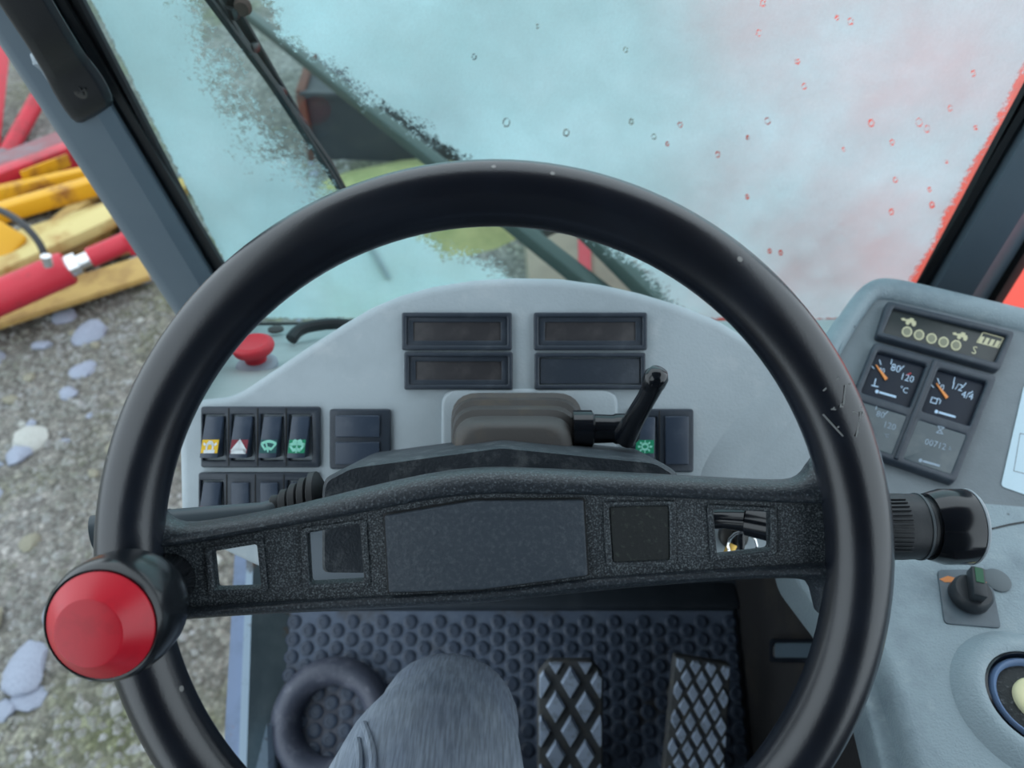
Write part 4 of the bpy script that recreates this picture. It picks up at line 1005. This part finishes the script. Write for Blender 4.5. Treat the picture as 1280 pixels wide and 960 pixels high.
# ------------------------------------------------------------------ the driver's leg
pn = thing('person', (-.07, .28, 0), 'person in faded grey-blue jeans, one knee below the steering wheel', 'person')
knee = W(548, 938, .60)
leg_pts = [(-.085, -.34, .46), (-.085, -.22, .49), (-.080, -.04, .545), (-.072, .10, .578), tuple(knee + Vector((-.006, -.03, .002))), tuple(knee + Vector((.002, .018, -.022))), tuple(knee + Vector((0, .045, -.075))), (-.062, .262, .40), (-.066, .265, .25), (-.07, .27, .12), (-.07, .275, .07)]
leg_r = [(.088, .082), (.090, .084), (.084, .078), (.080, .070), (.076, .062), (.062, .056), (.062, .060), (.064, .064), (.060, .060), (.056, .058), (.058, .062)]
lg = mk('jeans_leg', tube(leg_pts, leg_r, 28, smooth=5), M['denim'], pn, smooth=80)
dt = bpy.data.textures.new('cloth_folds', 'CLOUDS'); dt.noise_scale = .09
dm = lg.modifiers.new('folds', 'DISPLACE'); dm.texture = dt; dm.strength = .006; dm.mid_level = .5; dm.texture_coords = 'LOCAL'
from mathutils.bvhtree import BVHTree
_lv = tube(leg_pts, leg_r, 28, smooth=5)
_bvh = BVHTree.FromPolygons([Vector(v) for v in _lv[0]], [list(f) for f in _lv[1]])
def on_leg(px, py):
    r = ray(px, py).normalized(); h = _bvh.ray_cast(CAM, r)
    return (h[0] - r * .002) if h[0] is not None else None
for path in ([(441, 908), (447, 925), (450, 945), (449, 975), (446, 1010)], [(455, 905), (462, 925), (466, 950), (465, 985), (462, 1010)]):
    pp = [q for q in (on_leg(*p) for p in path) if q is not None]
    if len(pp) > 2: mk('trouser_seam', tube(pp, .0028, 8, smooth=4), M['denim'], lg)
mk('shoe', tube([(-.07, .235, .045), (-.07, .29, .05), (-.07, .37, .045), (-.07, .43, .055), (-.07, .455, .062)], [(.036, .040), (.042, .050), (.046, .036), (.044, .028), (.03, .018)], 20, smooth=4), M['shoe'], pn)

# ------------------------------------------------------------------ outside: wiper, machine, yard
wi = thing('windshield_wiper', glassf(487, 345, .03), 'black wiper with twin-rail blade on the outside of the windshield', 'wiper')
def gl(pts, h): return [glassf(x, y, h) for x, y in pts]
mk('blade_rubber', tube(gl([(250, -16), (340, 105), (410, 212), (430, 245), (486, 345)], .014), .0042, 8), M['seal'], wi)
mk('blade_frame', tube(gl([(262, -14), (300, 46), (350, 118), (412, 205), (436, 246)], .022), [.0045, .005, .0055, .005, .003], 8), M['hose'], wi)
mk('wiper_arm', tube(gl([(270, -30), (304, 32), (344, 100), (384, 165), (412, 212)], .036), [(.008, .005), (.007, .004), (.0065, .004), (.006, .004), (.004, .004)], 10), M['hose'], wi)
for (a, b) in (((296, 18), (280, 14)), ((312, 62), (322, 58)), ((345, 112), (356, 118)), ((372, 150), (382, 158))): mk('bracket', beam(glassf(*a, .020), glassf(*b, .036), .010, .012), M['hose'], wi)
mk('pivot', lathe(glassf(302, 12, .022), (0, 1, .1), [(0, 0), (.007, 0), (.009, .006), (.007, .012), (0, .012)], 20), M['rust'], wi)

hd_ = thing('machine_fender', (1.2, 2.2, GROUND_Z), 'orange-red machine bodywork beyond the right side of the windshield', 'bodywork')
mk('fender_top', box(.70, 2.6, .98, 4.6, .05, .30, .05, 4), M['redhood'], hd_, smooth=50)
mk('fender_side', box(.92, .98, 1.0, 4.4, -1.2, .10, .01), M['redhood'], hd_)
la = thing('lift_arm', W(640, 300, 2.4), 'dark green twin-bar steel arm crossing behind the cleared glass', 'machine arm')
for (a, b, w) in (((300, 10, 3.1), (800, 405, 1.6), .036), ((650, 210, 2.2), (860, 412, 1.42), .036)):
    mk('bar', beam(W(*a), W(*b), w, .04, bev=.006), M['darkgreen'], la)
mk('cross_bar', beam(W(655, 300, 2.05), W(720, 270, 2.1), .03, .03), M['darkgreen'], la)
pe = W(800, 405, 1.6)
mk('mount_post', beam(pe + Vector((0, 0, .02)), Vector((pe.x, pe.y, GROUND_Z)), .07, .07, Vector((0, 1, 0))), M['darkgreen'], la)
bx = thing('steel_crate', (-.9, 5.2, GROUND_Z), 'dark steel crate with rusty edge on the ground ahead', 'crate')
def gpt(px, py, z=GROUND_Z): return plane((0, 0, z), (0, 0, 1))(px, py)
c0, c1 = gpt(392, 200), gpt(600, 205); c2 = c1 + Vector((.05, 1.0, 0)); c3 = c0 + Vector((-.05, 1.0, 0))
upz = Vector((0, 0, .42))
mk('body', hexa([c0, c1, c2, c3], [p + upz for p in (c0, c1, c2, c3)]), M['crate'], bx, smooth=0)
mk('edge_angle', beam(c0 + upz, c3 + upz, .05, .05), M['rust'], bx)
mk('edge_angle', beam(c0 + upz, c1 + upz, .04, .04), M['crate'], bx)
mk('edge_angle', beam(c0, c0 + upz, .05, .05, Vector((0, 1, 0))), M['rust'], bx)
# mossy bank
mp = gpt(545, 262)
def mound():
    V = []; Fc = []; n = 26; m = 10
    for i in range(m + 1):
        for k in range(n):
            a = 2 * math.pi * k / n; r = i / m
            rr = .62 * r * (1 + .15 * math.sin(3 * a + 1) + .1 * math.sin(5 * a))
            V.append(mp + Vector((rr * math.cos(a) * 1.25, rr * math.sin(a), .20 * (1 - r * r) + .015 * noise.noise((rr * 8, a * 2, 1)) - .03)))
    for i in range(m):
        for k in range(n): Fc.append((i * n + k, i * n + (k + 1) % n, (i + 1) * n + (k + 1) % n, (i + 1) * n + k))
    return V, Fc
mk('mossy_mound', mound(), M['moss'], loc=mp, label='yellow-green mossy mound behind the wiper tip', cat='mound')
b0 = W(740, 350, 2.0)
bb = thing('beige_board', gpt(740, 345), 'beige board with a red stripe below the dark green bars', 'board')
bz = -1.0
q = [gpt(655, 270, bz), gpt(800, 270, bz), gpt(815, 420, bz), gpt(668, 420, bz)]
mk('sheet', hexa([p - Vector((0, 0, .2)) for p in q], q), M['board'], bb, smooth=0)
q2 = [gpt(722, 270, bz), gpt(737, 270, bz), gpt(740, 420, bz), gpt(724, 420, bz)]
mk('red_stripe', hexa([p + Vector((0, 0, .001)) for p in q2], [p + Vector((0, 0, .02)) for p in q2]), M['redpaint'], bb, smooth=0)

# implement on a pallet at the left
hc = thing('hydraulic_cylinder', gpt(60, 395), 'red hydraulic cylinder with chrome rod and black hose, lying on pallet', 'cylinder')
d0 = 3.4
ca_, cb_ = W(-60, 398, d0), W(86, 334, d0 + .12)
mk('barrel', tube([ca_, ca_.lerp(cb_, .97), cb_], [.079, .079, .073], 24), M['redpaint'], hc, smooth=40)
ax_ = (cb_ - ca_).normalized()
mk('gland', tube([cb_, cb_ + ax_ * .05], .052, 20), M['chrome'], hc)
mk('rod', tube([cb_, cb_ + ax_ * .16], .034, 16), M['chrome'], hc)
mk('clevis', cat_(tube([cb_ + ax_ * .10, cb_ + ax_ * .30], .046, 16), beam(cb_ + ax_ * .26, cb_ + ax_ * .50 - Vector((0, 0, .04)), .11, .12, bev=.03)), M['redpaint'], hc)
mk('hose_fitting', tube([W(60, 332, d0 - .03), W(57, 320, d0 - .06)], .022, 12), M['chrome'], hc)
mk('hose', tube([W(-30, 258, 3.6), W(0, 263, 3.55), W(28, 280, 3.5), W(48, 302, 3.48), W(57, 322, 3.49)], .016, 10, smooth=6), M['hose'], hc)
pl = thing('wooden_pallet', gpt(70, 390), 'weathered wooden pallet under the red and yellow implement', 'pallet')
def board(a, b, w, z, th=.03, m='wood'):
    A, B = gpt(*a, z=GROUND_Z + z), gpt(*b, z=GROUND_Z + z)
    return mk('plank', beam(A, B, w, th, bev=.004), M[m], pl)
board((-60, 412), (182, 335), .20, .06)
board((-60, 360), (190, 300), .12, .06)
board((-60, 320), (190, 262), .12, .06)
board((-70, 285), (150, 232), .12, .06)
for u in ((-20, 360), (70, 340), (150, 310)):
    A = gpt(*u, z=GROUND_Z + .02); mk('block', beam(A, A + Vector((.25, 1.0, 0)), .09, .06), M['wood'], pl)
yf = thing('yellow_implement', gpt(50, 330), 'yellow steel fork frame standing on the pallet', 'implement')
mk('fork_arm', beam(W(-40, 278, 3.85), W(118, 232, 4.1), .085, .09, bev=.015), M['yelpaint'], yf)
mk('fork_arm', beam(W(-40, 250, 4.2), W(120, 215, 4.5), .07, .08, bev=.015), M['yelpaint'], yf)
mk('pale_beam', beam(W(-40, 352, 3.65), W(142, 268, 4.0), .15, .06, bev=.01), M['woodpale'], yf)
mk('pale_beam', beam(W(10, 308, 3.85), W(148, 262, 4.1), .17, .05, bev=.01), M['woodpale'], yf)
mk('upright_plate', beam(W(-30, 335, 3.72), W(12, 283, 3.78), .20, .05, Vector((0, -1, .6)), .02), M['yelpaint'], yf)
ri = thing('red_implement', gpt(30, 260), 'worn red steel lifting frame behind the yellow fork', 'implement')
mk('beam', beam(W(-40, 246, 4.25), W(104, 190, 4.7), .10, .16, bev=.012), M['redpaint'], ri)
mk('beam_top', beam(W(-40, 222, 4.4), W(98, 168, 4.85), .22, .04, bev=.01), M['redgrey'], ri)
mk('yellow_label', beam(W(28, 222, 4.34), W(86, 200, 4.53), .012, .075, bev=.002), M['yelpaint'], ri)
mk('strut', tube([W(-20, 240, 4.65), W(8, 195, 4.8), W(48, 122, 5.05)], [.05, .05, .05], 16), M['redpaint'], ri)
mk('strut_sleeve', tube([W(-14, 230, 4.66), W(8, 194, 4.8)], .058, 16), M['redgrey'], ri)
mk('strut', beam(W(-14, 190, 4.8), W(2, 50, 5.3), .09, .09, Vector((0, 1, 0)), .01), M['redpaint'], ri)
